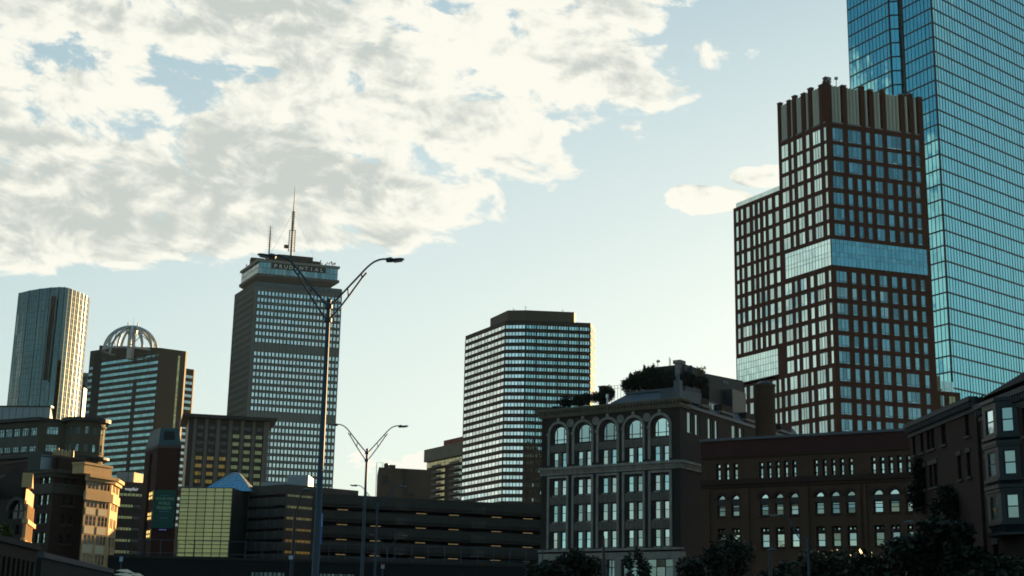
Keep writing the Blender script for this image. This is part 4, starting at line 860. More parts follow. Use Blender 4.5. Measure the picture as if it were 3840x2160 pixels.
        for q in range(3): m.box(f, u - .4, u + .4, z - .3 + q * .22, z - .2 + q * .22, .06, .12)
        m.build('roundel', M_STONE, t)
    # cornices
    cz = MB(); h = ztop - zcb; gl = 2.6
    for (n, a, b_) in ((.30, 0, .18), (.42, .18, .42), (.66, .66, .80), (.82, .80, 1.0)):
        cz.box(f, -n, L + n, zcb + h * a, zcb + h * b_, -.5, n); cz.box(g, .002, gl, zcb + h * a, zcb + h * b_, -.4, n + .001)
    for i in range(44): u = .2 + (L - .4) * i / 43; cz.box(f, u - .11, u + .11, zcb + h * .42, zcb + h * .66, .0, .68)
    cz.box(f, -.2, L + .2, zcb + h * .42, zcb + h * .66, -.3, .32); cz.build('cornice', mat('tan_terracotta_cornice', (0.120, 0.105, 0.078), .85, .3, .8, streak=.2), t)
    sc = MB(); z0 = zf(1290); z1 = zf(1250)
    for n, a, b_ in ((.2, -.75, -.35), (.34, -.35, .0), (.62, .0, .34)): sc.box(f, -.05, L + n, z1 - .3 + a, z1 - .3 + b_, -.2, n); sc.box(g, .004, gL * .25, z1 - .3 + a, z1 - .3 + b_, -.2, n + .002)
    for i in range(60): u = L * (i + .5) / 60; sc.box(f, u - .05, u + .05, z1 + .04, z1 + .16, .4, .6)
    sc.build('string_course', M_STONE, t)
    bc = MB(); zb = zf(1150, W2); bc.box(f, -.1, L + .4, zb - .18, zb + .12, -.2, .5); bc.build('base_cornice', M_STONE, t)
    # side windows, stone lines, roof edge
    for a, b_ in gw: m = MB(); window(m, g, a, b_, gz[0], gz[1], -.24, nv=1, fw=.09, amp=.03); m.build('side_window', [G_DIM, M_FRAME_L], t)
    ml = mat('grey_lead_trim', (0.0780, 0.0960, 0.1080), .6, .2, .8); m = MB(); m.box(g, 0.3, gL, gz[1] + .51, gz[1] + .95, -.3, .22); m.build('side_cornice', ml, t)
    slate = mat('blue_grey_slate', (0.060, 0.078, 0.095), .6, .2, 1.5)
    # mansard along the side with brick dormers
    zm = g.z(*A6(230, 590)); m = MB(); q = [(0.9, gz[1] + .95, -.1), (gL, gz[1] + .95, -.1), (gL, zm, -1.7), (.9, zm, -1.7)]; m.mesh([g.P(a, b_, n) for a, b_, n in q] + [g.P(a, b_ if i > 1 else b_, -3.5) for i, (a, b_, n) in enumerate(q)], [(0, 1, 2, 3), (3, 2, 6, 7), (0, 3, 7, 4)]); m.build('mansard_roof', slate, t)
    for X0, X1 in ((495, 600), (780, 935), (1125, 1290), (1615, 1765)):
        a, b_ = U2(X0, 880), U2(X1, 900); m = MB(); z0 = gz[1] + .96; m.box(g, a, b_, z0, z0 + 1.7, -1.5, .12, 0); m.box(g, a - .1, b_ + .1, z0 + .42, z0 + .72, -1.4, .24, 1); m.build('dormer', [mw, M_STONE], t)
    for X0, X1 in ((330, 470), (610, 760)):
        a, b_ = U2(X0, 830), U2(X1, 860); m = MB(); window(m, g, a, b_, gz[1] + 1.1, zm - .5, -.6, nv=2, fw=.14, amp=.05); m.build('roof_window', [G_DIM, ml], t)
    # roof on the street side: slate slope, parapet, chimney finial
    r0, r1 = f.u(*W1(880, 560)), L - .4; z0 = ztop + .01; zr = zat(*f.P(r1, 0, -3)[:2], W1(0, 462)[1]); m = MB()
    m.mesh([f.P(r0 - 1.6, z0, -.3), f.P(r1, z0, -.3), f.P(r1, zr, -2.6), f.P(r0 + .5, zr, -2.6), f.P(r0 - 1.6, z0, -7), f.P(r1, z0, -7), f.P(r1, zr, -7), f.P(r0 + .5, zr, -7)], [(0, 1, 2, 3), (3, 2, 6, 7), (1, 5, 6, 2), (0, 3, 7, 4)]); m.box(f, r0 + .3, r1 + .1, zr + .01, zr + .35, -6.5, -2.4); m.build('slate_roof', slate, t)
    m = MB(); q = f.P(L - .6, 0, -.6); zt = zat(q[0], q[1], W1(0, 300)[1]); zm2 = zat(q[0], q[1], W1(0, 365)[1]); zm1 = zat(q[0], q[1], W1(0, 470)[1])
    m.box(f, L - 1.35, L - .1, z0, zm1, -1.4, -.15); m.box(f, L - 1.15, L - .2, zm1 + .01, zm2, -1.25, -.3); m.box(f, L - .85, L - .5, zm2 + .01, zt, -.95, -.6); m.build('stone_finial', ml, t)
    # flat roof house behind the hedge, chimney, vents
    uu = lambda X, Y, n: f.uz(*W1(X, Y), n); n = -9; u0, zq = uu(1210, 235, n); u1 = uu(1640, 300, n)[0]; m = MB(); m.box(f, u0, u1, z0, zq, n - 6, n); m.build('roof_house', mat('brown_render', (0.045, 0.036, 0.028), .85, .2, .4), t)
    u0, zt = uu(1532, 168, -8); u1 = uu(1598, 168, -8)[0]; m = MB(); m.box(f, u0 + .1, u1 - .1, z0, zt - .3, -9.2, -8); m.box(f, u0 - .12, u1 + .12, zt - .3, zt + .25, -9.4, -7.8); m.build('chimney', M_STONE, t)
    for X0, X1, Y in ((1600, 1655, 205), (1672, 1742, 210)):
        u0, zt = uu(X0, Y, -7.5); u1 = uu(X1, Y, -7.5)[0]; m = MB(); m.tube([f.P((u0 + u1) / 2, z0, -7.5), f.P((u0 + u1) / 2, zt - .5, -7.5), f.P((u0 + u1) / 2, zt, -7.5)], [(u1 - u0) / 2, (u1 - u0) / 2, (u1 - u0) / 4], 10); m.build('roof_vent', M_FRAME_D, t)
    m = MB()
    for X, Y in ((1352, 140), (1478, 115), (1490, 130)): u, zt = uu(X, Y, -8); m.tube([f.P(u, z0, -8), f.P(u, zt, -8)], .05, 4)
    u, zt = uu(1345, 150, -8); m.box(f, u - .1, u + .45, zt - .3, zt, -8.1, -8); m.build('aerial', M_FRAME_D, t)
    # second roof house and dark plant boxes further along the side
    U3 = lambda x, y, n: g.uz(*A6(x, y), n)
    u0, zt = U3(570, 385, -7); u1 = U3(1095, 490, -7)[0]; zq = U3(1090, 488, -7)[1]; m = MB(); m.mesh([g.P(u0, zm, -7), g.P(u1, zm, -7), g.P(u1, zm, -15), g.P(u0, zm, -15), g.P(u0, zt, -7), g.P(u1, zq, -7), g.P(u1, zq, -15), g.P(u0, zt, -15)], [(0, 1, 5, 4), (1, 2, 6, 5), (2, 3, 7, 6), (3, 0, 4, 7), (4, 5, 6, 7)]); m.build('roof_house', mat('grey_render', (0.052, 0.052, 0.048), .85, .2, .4), t)
    m = MB(); a, z1_ = U3(800, 480, -6.96); b_, z0_ = U3(880, 545, -6.96); window(m, g, a, b_, z0_, z1_, -6.95, nv=1, fw=.2); m.build('roof_window', [G_DARK, ml], t)
    u0, zt = U3(610, 560, -2.2); u1 = U3(935, 570, -2.2)[0]; m = MB(); m.box(g, u0, u1, zm - 1.2, zt, -7, -2.2); m.build('plant_screen', mat('black_screen', (0.012, 0.012, 0.012), .7), t)
    u0, zt = U3(940, 600, -1.0); u1 = U3(1130, 600, -1.0)[0]; z0_ = U3(1000, 950, -1.0)[1]; m = MB(); m.box(g, u0, u1, z0_, zt, -5, -1.0); m.build('plant_screen', mat('dark_panel_screen', (0.035, 0.040, 0.042), .5, .3, .5), t)
    return t, f, g, ztop
wh, wf, wg, wz = five_bay_warehouse()

# ---------------------------------------------------------------- brownstone warehouse with round headed windows
def round_arch_warehouse():
    z = PD(2629, 1658, 190)[2]; a, b = PZ(2629, 1658, z), PZ(3410, 1615, z); f = Fr(a, xy(b) + unit(xy(b) - xy(a)) * 7); L = f.L
    t = thing('round_arch_warehouse', 'dark red brick warehouse with rows of small round headed windows', 'warehouse', (*cen([f.P(0, 0), f.P(L, 0)])[:2], 0)); mw = mat('dark_brownstone_brick', (0.0663, 0.0374, 0.0229), .9, .25, .5, streak=.2, brick=.4); md = mat('dark_red_sandstone', (0.0360, 0.0192, 0.0144), .9, .3, .8)
    zf = lambda X, Y: f.z(*W3(X, Y)); U3 = lambda X, Y: f.u(*W3(X, Y)); U4 = lambda X, Y: f.u(*W4(X, Y))
    top = [(U3(x, 470), U3(y, 470)) for x, y in ((222, 264), (306, 347), (388, 432), (637, 678), (717, 757), (798, 838), (879, 919), (960, 1000), (1170, 1210), (1255, 1297), (1339, 1380), (1424, 1465), (1509, 1552))] + [(U4(x, 690), U4(y, 690)) for x, y in ((128, 162), (190, 224), (252, 286), (315, 350), (379, 415))]
    arc = [(U3(x, 800), U3(y, 800)) for x, y in ((232, 312), (368, 448), (648, 732), (792, 876), (935, 1022), (1183, 1272), (1333, 1424), (1485, 1576))] + [(U4(x, 960), U4(y, 960)) for x, y in ((143, 216), (257, 333), (376, 440))]
    lo = [(U3(x, 1100), U3(y, 1100)) for x, y in ((235, 315), (375, 455), (655, 742), (800, 888), (945, 1033), (1195, 1285), (1345, 1436), (1498, 1590))] + [(U4(x, 1190), U4(y, 1190)) for x, y in ((152, 226), (268, 340), (388, 455))]
    r1 = (zf(660, 520), zf(660, 342)); r2 = (zf(690, 866), zf(690, 700)); r3 = (zf(700, 1175), zf(700, 980)); rr = max((b - a) / 2 for a, b in arc); dep = .42; w = MB()
    facade(w, f, 0, L, 0, z, [(*r1, top), (r2[0], r2[1] + rr, arc), (*r3, lo)], dep)
    for a_, b_ in arc: arch_fill(w, f, a_, b_, r2[1], r2[1] + rr, 0, depth=dep)
    e0, e1 = xy(f.P(0, 0)), xy(f.P(L, 0)); bk = -f.nrm * 9
    walls(w, [tuple(e0), tuple(e1), tuple(e1 + bk), tuple(e0 + bk)], 0, z, skip=(0,)); w.build('wall', [mw, M_ROOF], t)
    def band(name, X, Y, h, n, m=md): zz = zf(X, Y); c = MB(); c.box(f, -.05, L, zz - h / 2, zz + h / 2, -.1, n); c.build(name, m, t)
    band('string_course', 600, 288, .22, .16); band('cornice', 600, 528, .7, .3); band('string_course', 600, 575, .3, .18)
    c = MB(); c.box(f, -.1, L, z - .02, z + .3, -.6, .35); c.build('coping', mat('grey_lead_trim', (0.0780, 0.0960, 0.1080)), t)
    c = MB(); c.box(f, -.05, L, z - 2.0, z - .03, -.2, .08); c.build('parapet', mat('dark_red_parapet', (0.0510, 0.0180, 0.0156), .9, .25, .4), t)
    for X0, X1 in ((80, 165), (470, 545), (1045, 1125), (1590, 1660)):
        c = MB(); c.box(f, U3(X0, 850), U3(X1, 850), 0, zf(600, 600), 0, .28); c.build('pier', mw, t)
    c = MB(); u0, u1 = U4(50, 900), U4(95, 900); c.box(f, u0, u1, 0, zf(600, 600), 0, .28); c.build('pier', mw, t)
    zs1 = zf(660, 393)
    for a_, b_ in top:
        m = MB(); window(m, f, a_ + .12, b_ - .05, zs1 + .12, r1[1] - .05, -.36, nv=1, fw=.1, amp=.03); o = m.build('transom_light', [G_OLD, M_FRAME_D], t)
        m = MB(); window(m, f, a_ + .12, b_ - .05, r1[0] + .06, zs1 - .1, -.36, nv=1, hz=(.46,), fw=.09, amp=.03); o = m.build('window', [G_OLD, M_FRAME_D], t); s_ = MB(); s_.box(f, a_ - .05, b_ + .05, r1[0] - .12, r1[0] + .05, -.3, .14); s_.build('sill', md, o)
        m = MB(); m.box(f, a_ + .01, b_ - .01, zs1 - .1, zs1 + .1, -.34, -.05); m.build('transom_bar', md, t)
    zt = zf(690, 740)
    for a_, b_ in arc:
        m = MB(); arch_pane(m, f, a_ + .14, b_ - .14, r2[1] + .12, r2[1] + .14, -.38, 0); m.build('lunette', [G_OLD], t); m = MB(); arch_ring(m, f, (a_ + b_) / 2, r2[1], (b_ - a_) / 2 + .02, (b_ - a_) / 2 + .42, 0, .12); m.build('arch_surround', md, t)
        m = MB(); m.box(f, a_ + .01, b_ - .01, zt - .12, r2[1] + .10, -.40, -.12); m.build('transom_bar', M_FRAME_D, t)
        m = MB(); window(m, f, a_ + .1, b_ - .1, r2[0] + .08, zt - .15, -.38, nv=1, hz=(.45, .80), fw=.09, amp=.03); o = m.build('window', [random.choice((G_DIM, G_OLD, glass('half_blind_glass', (0.24, 0.29, 0.25), .10, .7))), M_FRAME_D], t); s_ = MB(); s_.box(f, a_ - .06, b_ + .06, r2[0] - .16, r2[0] + .06, -.3, .16); s_.build('sill', md, o)
    z4 = zf(700, 1035)
    for a_, b_ in lo:
        k = (a_ + b_) / 2
        for p, q in ((a_ + .18, k - .1), (k + .1, b_ - .18)): m = MB(); window(m, f, p, q, z4 + .25, r3[1] - .15, -.38, nv=1, fw=.06); m.build('transom_light', [random.choice((G_DIM, G_DARK, G_OLD)), M_FRAME_D], t)
        m = MB(); m.box(f, a_ + .01, b_ - .01, z4 - .05, z4 + .22, -.40, -.12); m.build('transom_bar', md, t)
        m = MB(); window(m, f, a_ + .1, b_ - .1, r3[0] + .05, z4 - .08, -.38, nv=1, hz=(.46,), fw=.09, amp=.03); o = m.build('window', [random.choice((G_OLD, G_OLD, MATS['half_blind_glass'])), M_FRAME_D], t); s_ = MB(); s_.box(f, a_ - .06, b_ + .06, r3[0] - .14, r3[0] + .04, -.3, .16); s_.build('sill', md, o)
    # chimney stack on its roof
    c = thing('chimney_stack', 'broad brown brick chimney with a low conical cap on the warehouse roof', 'chimney', (*f.P(0, 0)[:2], z)); d = 206; p0, p1 = PD(*A6(1290, 900), d), PD(*A6(1585, 900), d); g = Fr(p0, p1); zc = g.z(*A6(1400, 545)); m = MB(); k = 14
    ctr = xy(g.P(g.L / 2, 0)) + np.array([0, g.L / 2]); ring = lambda r: [(ctr[0] + r * math.cos(2 * math.pi * i / k), ctr[1] + r * math.sin(2 * math.pi * i / k)) for i in range(k)]
    m.prism(ring(g.L / 2), z - 8, zc); m.build('stack', mat('soot_brown_brick', (0.0450, 0.0270, 0.0165), .9, .3, .6, streak=.3, brick=.4), c); zt = g.z(*A6(1410, 472)); m = MB(); m.prism(ring(g.L / 2 - .1), zc + .25, zt, top=ring(g.L / 4)); m.prism(ring(g.L / 2 + .12), zc + .05, zc + .24); m.build('cap', M_FRAME_D, c)
    c.o.location = (ctr[0], ctr[1], z)
    for ch in c.o.children: ch.location = (f.P(0, 0)[0] - ctr[0], f.P(0, 0)[1] - ctr[1], 0)
    return f, z
rf, rz = round_arch_warehouse()

# ---------------------------------------------------------------- brick townhouses along the side street
M_ROWB = mat('row_house_brick', (0.0252, 0.0143, 0.0118), .9, .25, .8, streak=.15, brick=.5); M_LINT = mat('brownstone_lintel', (0.0637, 0.0588, 0.0563), .9, .25, 1.2); M_BAY = mat('dark_green_metal', (0.0112, 0.0210, 0.0238), .45, .25, 1.0)
def row_house(name, label, p0, p1, D, wins, extra=0.0, brackets=True, lint=True):
    z = PD(*p0, D)[2] if D > 88.9 and 0 else PD(*p1, D)[2]; a, b = PZ(*p0, z), PZ(*p1, z); f = Fr(a, xy(b) + unit(xy(b) - xy(a)) * extra); L = f.L
    t = thing(name, label, 'row house', (*cen([f.P(0, 0), f.P(L, 0)])[:2], 0)); ops = []
    rows = {}
    for (X, Y0, Y1, X2) in wins:
        u0, z1 = f.uz(*W4(X, Y0)); u1 = f.u(*W4(X2, Y0)); z0 = f.z(*W4(X + (X2 - X) / 2, Y1)); rows.setdefault(round(z1), []).append((u0, u1, z0, z1))
    w = MB(); rl = []
    for k, q in rows.items(): rl.append((min(x[2] for x in q), max(x[3] for x in q), [(x[0], x[1]) for x in q])); 
    rl.sort(); rl2 = []; last = 0
    for r in rl:
        r = (max(r[0], last + .05), r[1], r[2]); rl2.append(r); last = r[1]
    facade(w, f, 0, L, 0, z, rl2, .3); e0, e1 = xy(f.P(0, 0)), xy(f.P(L, 0)); bk = -f.nrm * 11; walls(w, [tuple(e0), tuple(e1), tuple(e1 + bk), tuple(e0 + bk)], 0, z, skip=(0,)); w.build('wall', [M_ROWB, M_ROOF], t)
    for zb, zt, cols in rl2:
        for u0, u1 in cols:
            m = MB(); window(m, f, u0 + .03, u1 - .03, zb + .03, zt - .03, -.25, nv=1, hz=(.5,), fw=.07); o = m.build('window', [G_DARK, M_FRAME_D], t)
            m = MB(); m.box(f, u0 - .12, u1 + .12, zt + .002, zt + .3, -.1, .07); m.build('lintel', M_LINT, o); m = MB(); m.box(f, u0 - .12, u1 + .12, zb - .15, zb - .002, -.1, .12); m.build('sill', M_LINT, o)
    c = MB()
    for n, dz0, dz1 in ((.10, -.9, -.62), (.22, -.62, -.25), (.42, -.25, .06)): c.box(f, 0, L, z + dz0, z + dz1, -.2, n)
    if brackets:
        for i in range(int(L / .35)): c.box(f, .15 + i * .35, .27 + i * .35, z - .60, z - .27, .2, .36)
    c.build('cornice', mat('dark_lead_cornice', (0.0385, 0.0455, 0.0504), .7, .25, 1.0), t); return t, f, z
t, f, z = row_house('row_house', 'narrow dark brick row house beside the round arched warehouse, partly overgrown with ivy', (3407, 1597), (3656, 1489), 90, [(420, 430, 590, 440), (475, 405, 560, 498), (520, 390, 545, 545), (550, 378, 535, 575), (625, 345, 510, 655), (715, 320, 480, 738), (742, 310, 470, 765), (795, 280, 445, 822), (868, 260, 425, 890), (435, 700, 840, 455), (492, 680, 810, 516), (540, 660, 800, 562), (572, 650, 790, 598), (745, 610, 760, 770), (810, 590, 740, 835)])
m = MB(); zq = f.z(*W4(875, 142)); u1 = f.uz(*W4(1130, 155), -2)[0]; m.mesh([f.P(f.L - .5, z + .01, -.6), f.P(f.L + 14, z + .01, -.6), f.P(f.L + 14, z + .01, -8), f.P(f.L - .5, z + .01, -8), f.P(f.L - .5, zq, -.9), f.P(f.L + 14, z + 1.2, -.9), f.P(f.L + 14, z + 1.2, -8), f.P(f.L - .5, zq, -8)], [(0, 1, 5, 4), (1, 2, 6, 5), (2, 3, 7, 6), (3, 0, 4, 7), (4, 5, 6, 7)]); m.build('roof', M_ROOF, t)
m = MB(); m.tube([f.P(f.L - .45, z, -.5), f.P(f.L - .5, zq + .05, -.8)], .06, 5); m.build('downpipe', M_LINT, t)
ROWF = f
t2, f2, z2 = row_house('row_house', 'nearest dark brick row house with a green metal bay window', (3672, 1526), (3840, 1460), 79, [(935, 350, 535, 970), (955, 635, 820, 990), (978, 930, 1115, 1012), (1000, 1225, 1400, 1035), (1205, 270, 430, 1240)], extra=12)
# bay window: two slanted cheeks and a front, in three storeys
def bay(t, f, z):
    ua, ub = f.u(*W4(998, 400)), f.u(*W4(1185, 380)); pj = .95; ch = .85
    if ub < ua + 2.6: ub = ua + 2.6
    ft, fl_, fr_ = Fr(f.P(ua + ch, 0, pj), f.P(ub - ch, 0, pj)), Fr(f.P(ua, 0, 0.02), f.P(ua + ch, 0, pj)), Fr(f.P(ub - ch, 0, pj), f.P(ub, 0, 0.02))
    for Y0, Y1, Yb in ((288, 465, 545), (592, 765, 865), (900, 1072, 1165)):
        zt, zb = f.z(*W4(1020, Y0)), f.z(*W4(1020, Y1)); zbb = f.z(*W4(1020, Yb)); b = MB()
        plan = lambda k: [f.P(ua - k, 0, 0)[:2], f.P(ua + ch - k * .4, 0, pj + k)[:2], f.P(ub - ch + k * .4, 0, pj + k)[:2], f.P(ub + k, 0, 0)[:2]]
        for g in (fl_, ft, fr_): facade(b, g, 0, g.L, zb - .15, zt + .35, [(zb, zt, [(g.L * .22, g.L * .78)])], .12)
        b.prism(plan(.12), zt + .352, zt + .55); b.prism(plan(.10), zb - .32, zb - .152); b.prism(plan(-.25), zbb, zb - .322, top=plan(-.02)); b.prism(plan(.08), zbb - .14, zbb - .002); bo = b.build('bay_window', M_BAY, t)
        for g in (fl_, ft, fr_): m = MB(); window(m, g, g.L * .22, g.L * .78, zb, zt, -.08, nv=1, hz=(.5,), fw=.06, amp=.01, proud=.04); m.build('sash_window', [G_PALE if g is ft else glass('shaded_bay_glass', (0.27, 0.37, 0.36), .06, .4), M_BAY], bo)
    for Y in (588, 880): m = MB(); zz = f.z(*W4(965, Y)); m.box(f, .4, ua - .15, zz - .12, zz + .12, 0, .1); m.build('string_course', M_LINT, t)
bay(t2, f2, z2)

# ---------------------------------------------------------------- low buildings in front of the towers
def stone_offices():
    D = 300; c = PD(*A1(720, 92), D); z = c[2]; a = PZ(*A1(-60, 150), z); f1 = Fr(a, c); b = PD(*A1(1215, 75), 302); f2 = Fr(c, b); r = (PD(*A1(1850, 100), 300)[0] - b[0]) / 2 * 1.02; cx, cy = b[0] + r * .98, b[1] + .6
    t = thing('stone_corner_office', 'pale stone office building with a rounded corner and deep dark eaves', 'office building', (c[0], c[1] + 6, 0)); ms = mat('tan_limestone', (0.0832, 0.0706, 0.0479), .85, .2, .3, streak=.15); ml = mat('grey_limestone', (0.0872, 0.0815, 0.0703), .85, .2, .3, streak=.15)
    k = 14; arc = [(cx + r * math.cos(math.pi + math.pi * i / k), cy + r * math.sin(math.pi + math.pi * i / k)) for i in range(k + 1)]
    zf = lambda f, X, Y: f.z(*A1(X, Y)); rows1 = [(zf(f1, 600, 355), zf(f1, 600, 205)), (zf(f1, 560, 680), zf(f1, 560, 540))]; rows2 = [(zf(f2, 950, 335), zf(f2, 950, 190)), (zf(f2, 930, 660), zf(f2, 930, 515))]
    d = rows2[0][0] - rows2[1][0]; w1, w2 = MB(), MB(); c1 = [(f1.u(*A1(x, y)), f1.u(*A1(x2, y))) for x, x2, y in ((-50, 72, 330), (92, 210, 310), (245, 360, 290), (395, 510, 270), (548, 668, 250))]; c2 = [(f2.u(*A1(850, 260)), f2.u(*A1(1060, 260)))]
    facade(w1, f1, 0, f1.L, 0, z, [(p, q, c1) for p, q in rows1], .25); w1.build('wall', ml, t)
    facade(w2, f2, 0, f2.L, 0, z, [(p, q, c2) for p, q in rows2], .25); fs = [Fr(arc[i], arc[i + 1]) for i in range(k)]
    op = [2, 4, 6, 8, 10, 12]
    for i, g in enumerate(fs): facade(w2, g, 0, g.L, 0, z, [(p, q, [(.1, g.L - .05)]) for p, q in rows2] if i in op else [], .25)
    bk = [(arc[-1][0] - 6, arc[-1][1] + 16), (a[0] + 4, a[1] + 14)]; walls(w2, [f1.P(0, 0)[:2], tuple(c[:2])] + arc + bk, 0, z, skip=range(0, k + 2)); w2.build('wall', [ms, M_ROOF], t)
    for p, q in rows1:
        for u0, u1 in c1: m = MB(); window(m, f1, u0, u1, p, q, -.2, nv=3, hz=(.68,), fw=.12, amp=.02); m.build('window', [G_DIM, mat('teal_frame', (0.10, 0.20, 0.21), .5)], t)
    for p, q in rows2:
        for g, (u0, u1), n in [(f2, c2[0], 4)] + [(fs[i], (.1, fs[i].L - .05), 2) for i in op]: m = MB(); window(m, g, u0, u1, p, q, -.2, nv=n, hz=(.66,), fw=.12, amp=.03); m.build('window', [random.choice((G_DIM, G_DIM, G_DARK, G_SKY)) if n == 2 else G_DIM, MATS['teal_frame']], t)
    def ring(dr, z0, z1, name, m_):
        b = MB(); o = [(cx + (r + dr) * math.cos(math.pi + math.pi * i / k), cy + (r + dr) * math.sin(math.pi + math.pi * i / k)) for i in range(k + 1)]; b.prism([f1.P(-2, 0, dr)[:2], tuple(xy(c) + (f1.nrm + f2.nrm) * dr * .6)] + o + bk, z0, z1); b.build(name, m_, t)
    me = mat('dark_metal_eaves', (0.025, 0.027, 0.027), .6); ring(1.1, z + .01, z + .75, 'eaves', me); ring(.3, z - 1.1, z - .75, 'cornice', ms); ring(.15, rows2[0][0] - 4.0, rows2[0][0] - 3.7, 'string_course', ms)
    ring(1.4, rows2[1][0] - 1.4, rows2[1][0] - .9, 'lower_eaves', me)
stone_offices()

def corner_block():
    D = 220; c = PD(*A1(1000, 962), D); z = c[2]; a = PZ(*A1(-80, 1092), z); b = PZ(*A1(1560, 1022), z); f1, f2 = Fr(a, c), Fr(c, b)
    ga = PD(*A1(1580, 1060), 219.0); gb0 = PZ(*A1(2040, 1132), ga[2]); zg = ga[2]; gd = unit(xy(gb0) - xy(ga)); gd = unit(np.array([gd[0], gd[1]])); g = Fr(ga, xy(gb0)); e = PZ(*A1(2110, 1240), zg); h = Fr(gb0, xy(gb0) + np.array([-.1, 1]) * 7)
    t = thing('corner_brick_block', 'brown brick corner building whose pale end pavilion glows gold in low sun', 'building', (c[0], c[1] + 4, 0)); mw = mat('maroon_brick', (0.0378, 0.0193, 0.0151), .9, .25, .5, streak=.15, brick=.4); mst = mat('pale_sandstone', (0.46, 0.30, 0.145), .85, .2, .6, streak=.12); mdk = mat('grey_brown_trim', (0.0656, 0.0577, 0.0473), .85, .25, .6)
    zf = lambda f, S, X, Y: f.z(*S(X, Y)); zr = [(zf(f1, A1, 860, 1258), zf(f1, A1, 860, 1070)), (zf(f1, A2, 820, 160), zf(f1, A2, 830, -30)), (zf(f1, A2, 780, 500), zf(f1, A2, 790, 310)), (zf(f1, A2, 740, 855), zf(f1, A2, 745, 665))]
    c1 = [(f1.u(*A1(x, 1170)), f1.u(*A1(x2, 1170))) for x, x2 in ((555, 605), (730, 800), (835, 905))]; c2 = [(f2.u(*A1(x, 1170)), f2.u(*A1(x2, 1170))) for x, x2 in ((1165, 1245), (1300, 1385))]
    c1 = [(f1.u(*A1(x, 1170)) + 0, f1.u(*A1(x2, 1170))) for x, x2 in ((330, 385), (440, 500), (730, 800), (835, 905))]
    w = MB(); facade(w, f1, 0, f1.L, 0, z, [(p, q, c1) for p, q in zr], .3); facade(w, f2, 0, f2.L, 0, z, [(p, q, c2) for p, q in zr], .3)
    bk = [(b[0] - 4, b[1] + 9), (a[0] + 3, a[1] + 8)]; walls(w, [tuple(a[:2]), tuple(c[:2]), tuple(b[:2])] + bk, 0, z, skip=(0, 1)); w.build('wall', [mw, M_ROOF], t)
    for p, q in zr:
        for f, cs, gm in ((f1, c1, glass('green_window_glass', (0.22, 0.46, 0.42), .06, .5)), (f2, c2, G_DARK)):
            for u0, u1 in cs:
                m = MB(); window(m, f, u0, u1, p, q, -.26, nv=1, hz=(.45,), fw=.1, amp=.02); o = m.build('window', [gm, M_FRAME_D], t); s_ = MB(); s_.box(f, u0 - .15, u1 + .15, p - .22, p - .01, -.2, .14); s_.build('sill', mdk, o)
    zc = zf(f1, A1, 960, 1300)
    for f in (f1, f2):
        for n, q0, q1, nm in ((.18, zc - .8, zc + .8, 'string_course'), (.35, z - 1.1, z - .55, 'cornice'), (.7, z - .54, z, 'cornice')): m = MB(); m.box(f, -.02 if f is f1 else .003, f.L + (.0 if f is f2 else n * .4), q0, q1, -.2, n); m.build(nm, mdk, t)
        m = MB(); m.box(f, 0.01, f.L, z + .01, z + 1.9, -1.2, -.6); m.build('parapet', mw, t); m = MB(); m.box(f, 0, f.L, z + 1.91, z + 2.2, -1.4, -.45); m.build('coping', mdk, t)
    # golden pavilion at the end
    GL = g.L; gz = lambda S, X, Y: g.z(*S(X, Y)); bays = [[(.06, .185), (.21, .335), (.36, .475)], [(.545, .66), (.685, .80), (.825, .925)]]; y = MB()
    rw = [(gz(A1, 1640, 1320), gz(A1, 1640, 1105)), (gz(A2, 1560, 195), gz(A1, 1610, 1445)), (gz(A2, 1530, 525), gz(A2, 1540, 345)), (gz(A2, 1490, 865), gz(A2, 1500, 690)), (gz(A2, 1450, 1230), gz(A2, 1460, 1040))]
    rr = [(p, q, [(GL * u0, GL * u1) for bay_ in bays for u0, u1 in bay_]) for p, q in rw]; facade(y, g, 0, GL, 0, zg, rr, .05)
    hs = [(1.0, 1.9), (2.3, 3.2), (4.0, 4.9), (5.2, 6.1)]; facade(y, h, 0, h.L, 0, zg, [(p, q, hs) for p, q in rw], .2)
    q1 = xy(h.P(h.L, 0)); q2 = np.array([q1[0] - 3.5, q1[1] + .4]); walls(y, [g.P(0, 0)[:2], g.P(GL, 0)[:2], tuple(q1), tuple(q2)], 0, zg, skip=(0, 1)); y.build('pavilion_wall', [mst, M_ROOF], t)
    for p, q in rw:
        for f, cs in ((g, [(GL * u0, GL * u1) for bay_ in bays for u0, u1 in bay_]), (h, hs)):
            for u0, u1 in cs: m = MB(); window(m, f, u0, u1, p, q, -.04 if f is g else -.18, nv=1, hz=(.5,), fw=.045, amp=.0, proud=.035); m.build('window', [G_DARK, mst], t)
    for k in (1, 2, 3):
        p, q = rw[k][0], rw[k + 1][1]
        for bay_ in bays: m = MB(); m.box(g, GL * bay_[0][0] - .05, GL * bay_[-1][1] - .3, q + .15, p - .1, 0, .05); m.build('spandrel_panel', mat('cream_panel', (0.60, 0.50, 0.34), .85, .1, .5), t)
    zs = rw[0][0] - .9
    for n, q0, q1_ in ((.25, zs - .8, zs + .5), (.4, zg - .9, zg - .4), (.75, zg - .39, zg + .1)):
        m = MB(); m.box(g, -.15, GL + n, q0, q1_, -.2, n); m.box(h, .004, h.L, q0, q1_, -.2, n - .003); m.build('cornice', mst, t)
    zp0 = zg + .11; zp1 = gz(A1, 1600, 840); m = MB(); m.box(g, -.9, GL - .4, zp0, zp1 - .35, -2.2, .1); m.box(g, -1.0, GL - .3, zp1 - .349, zp1, -2.3, .2); m.build('pavilion_parapet', mst, t)
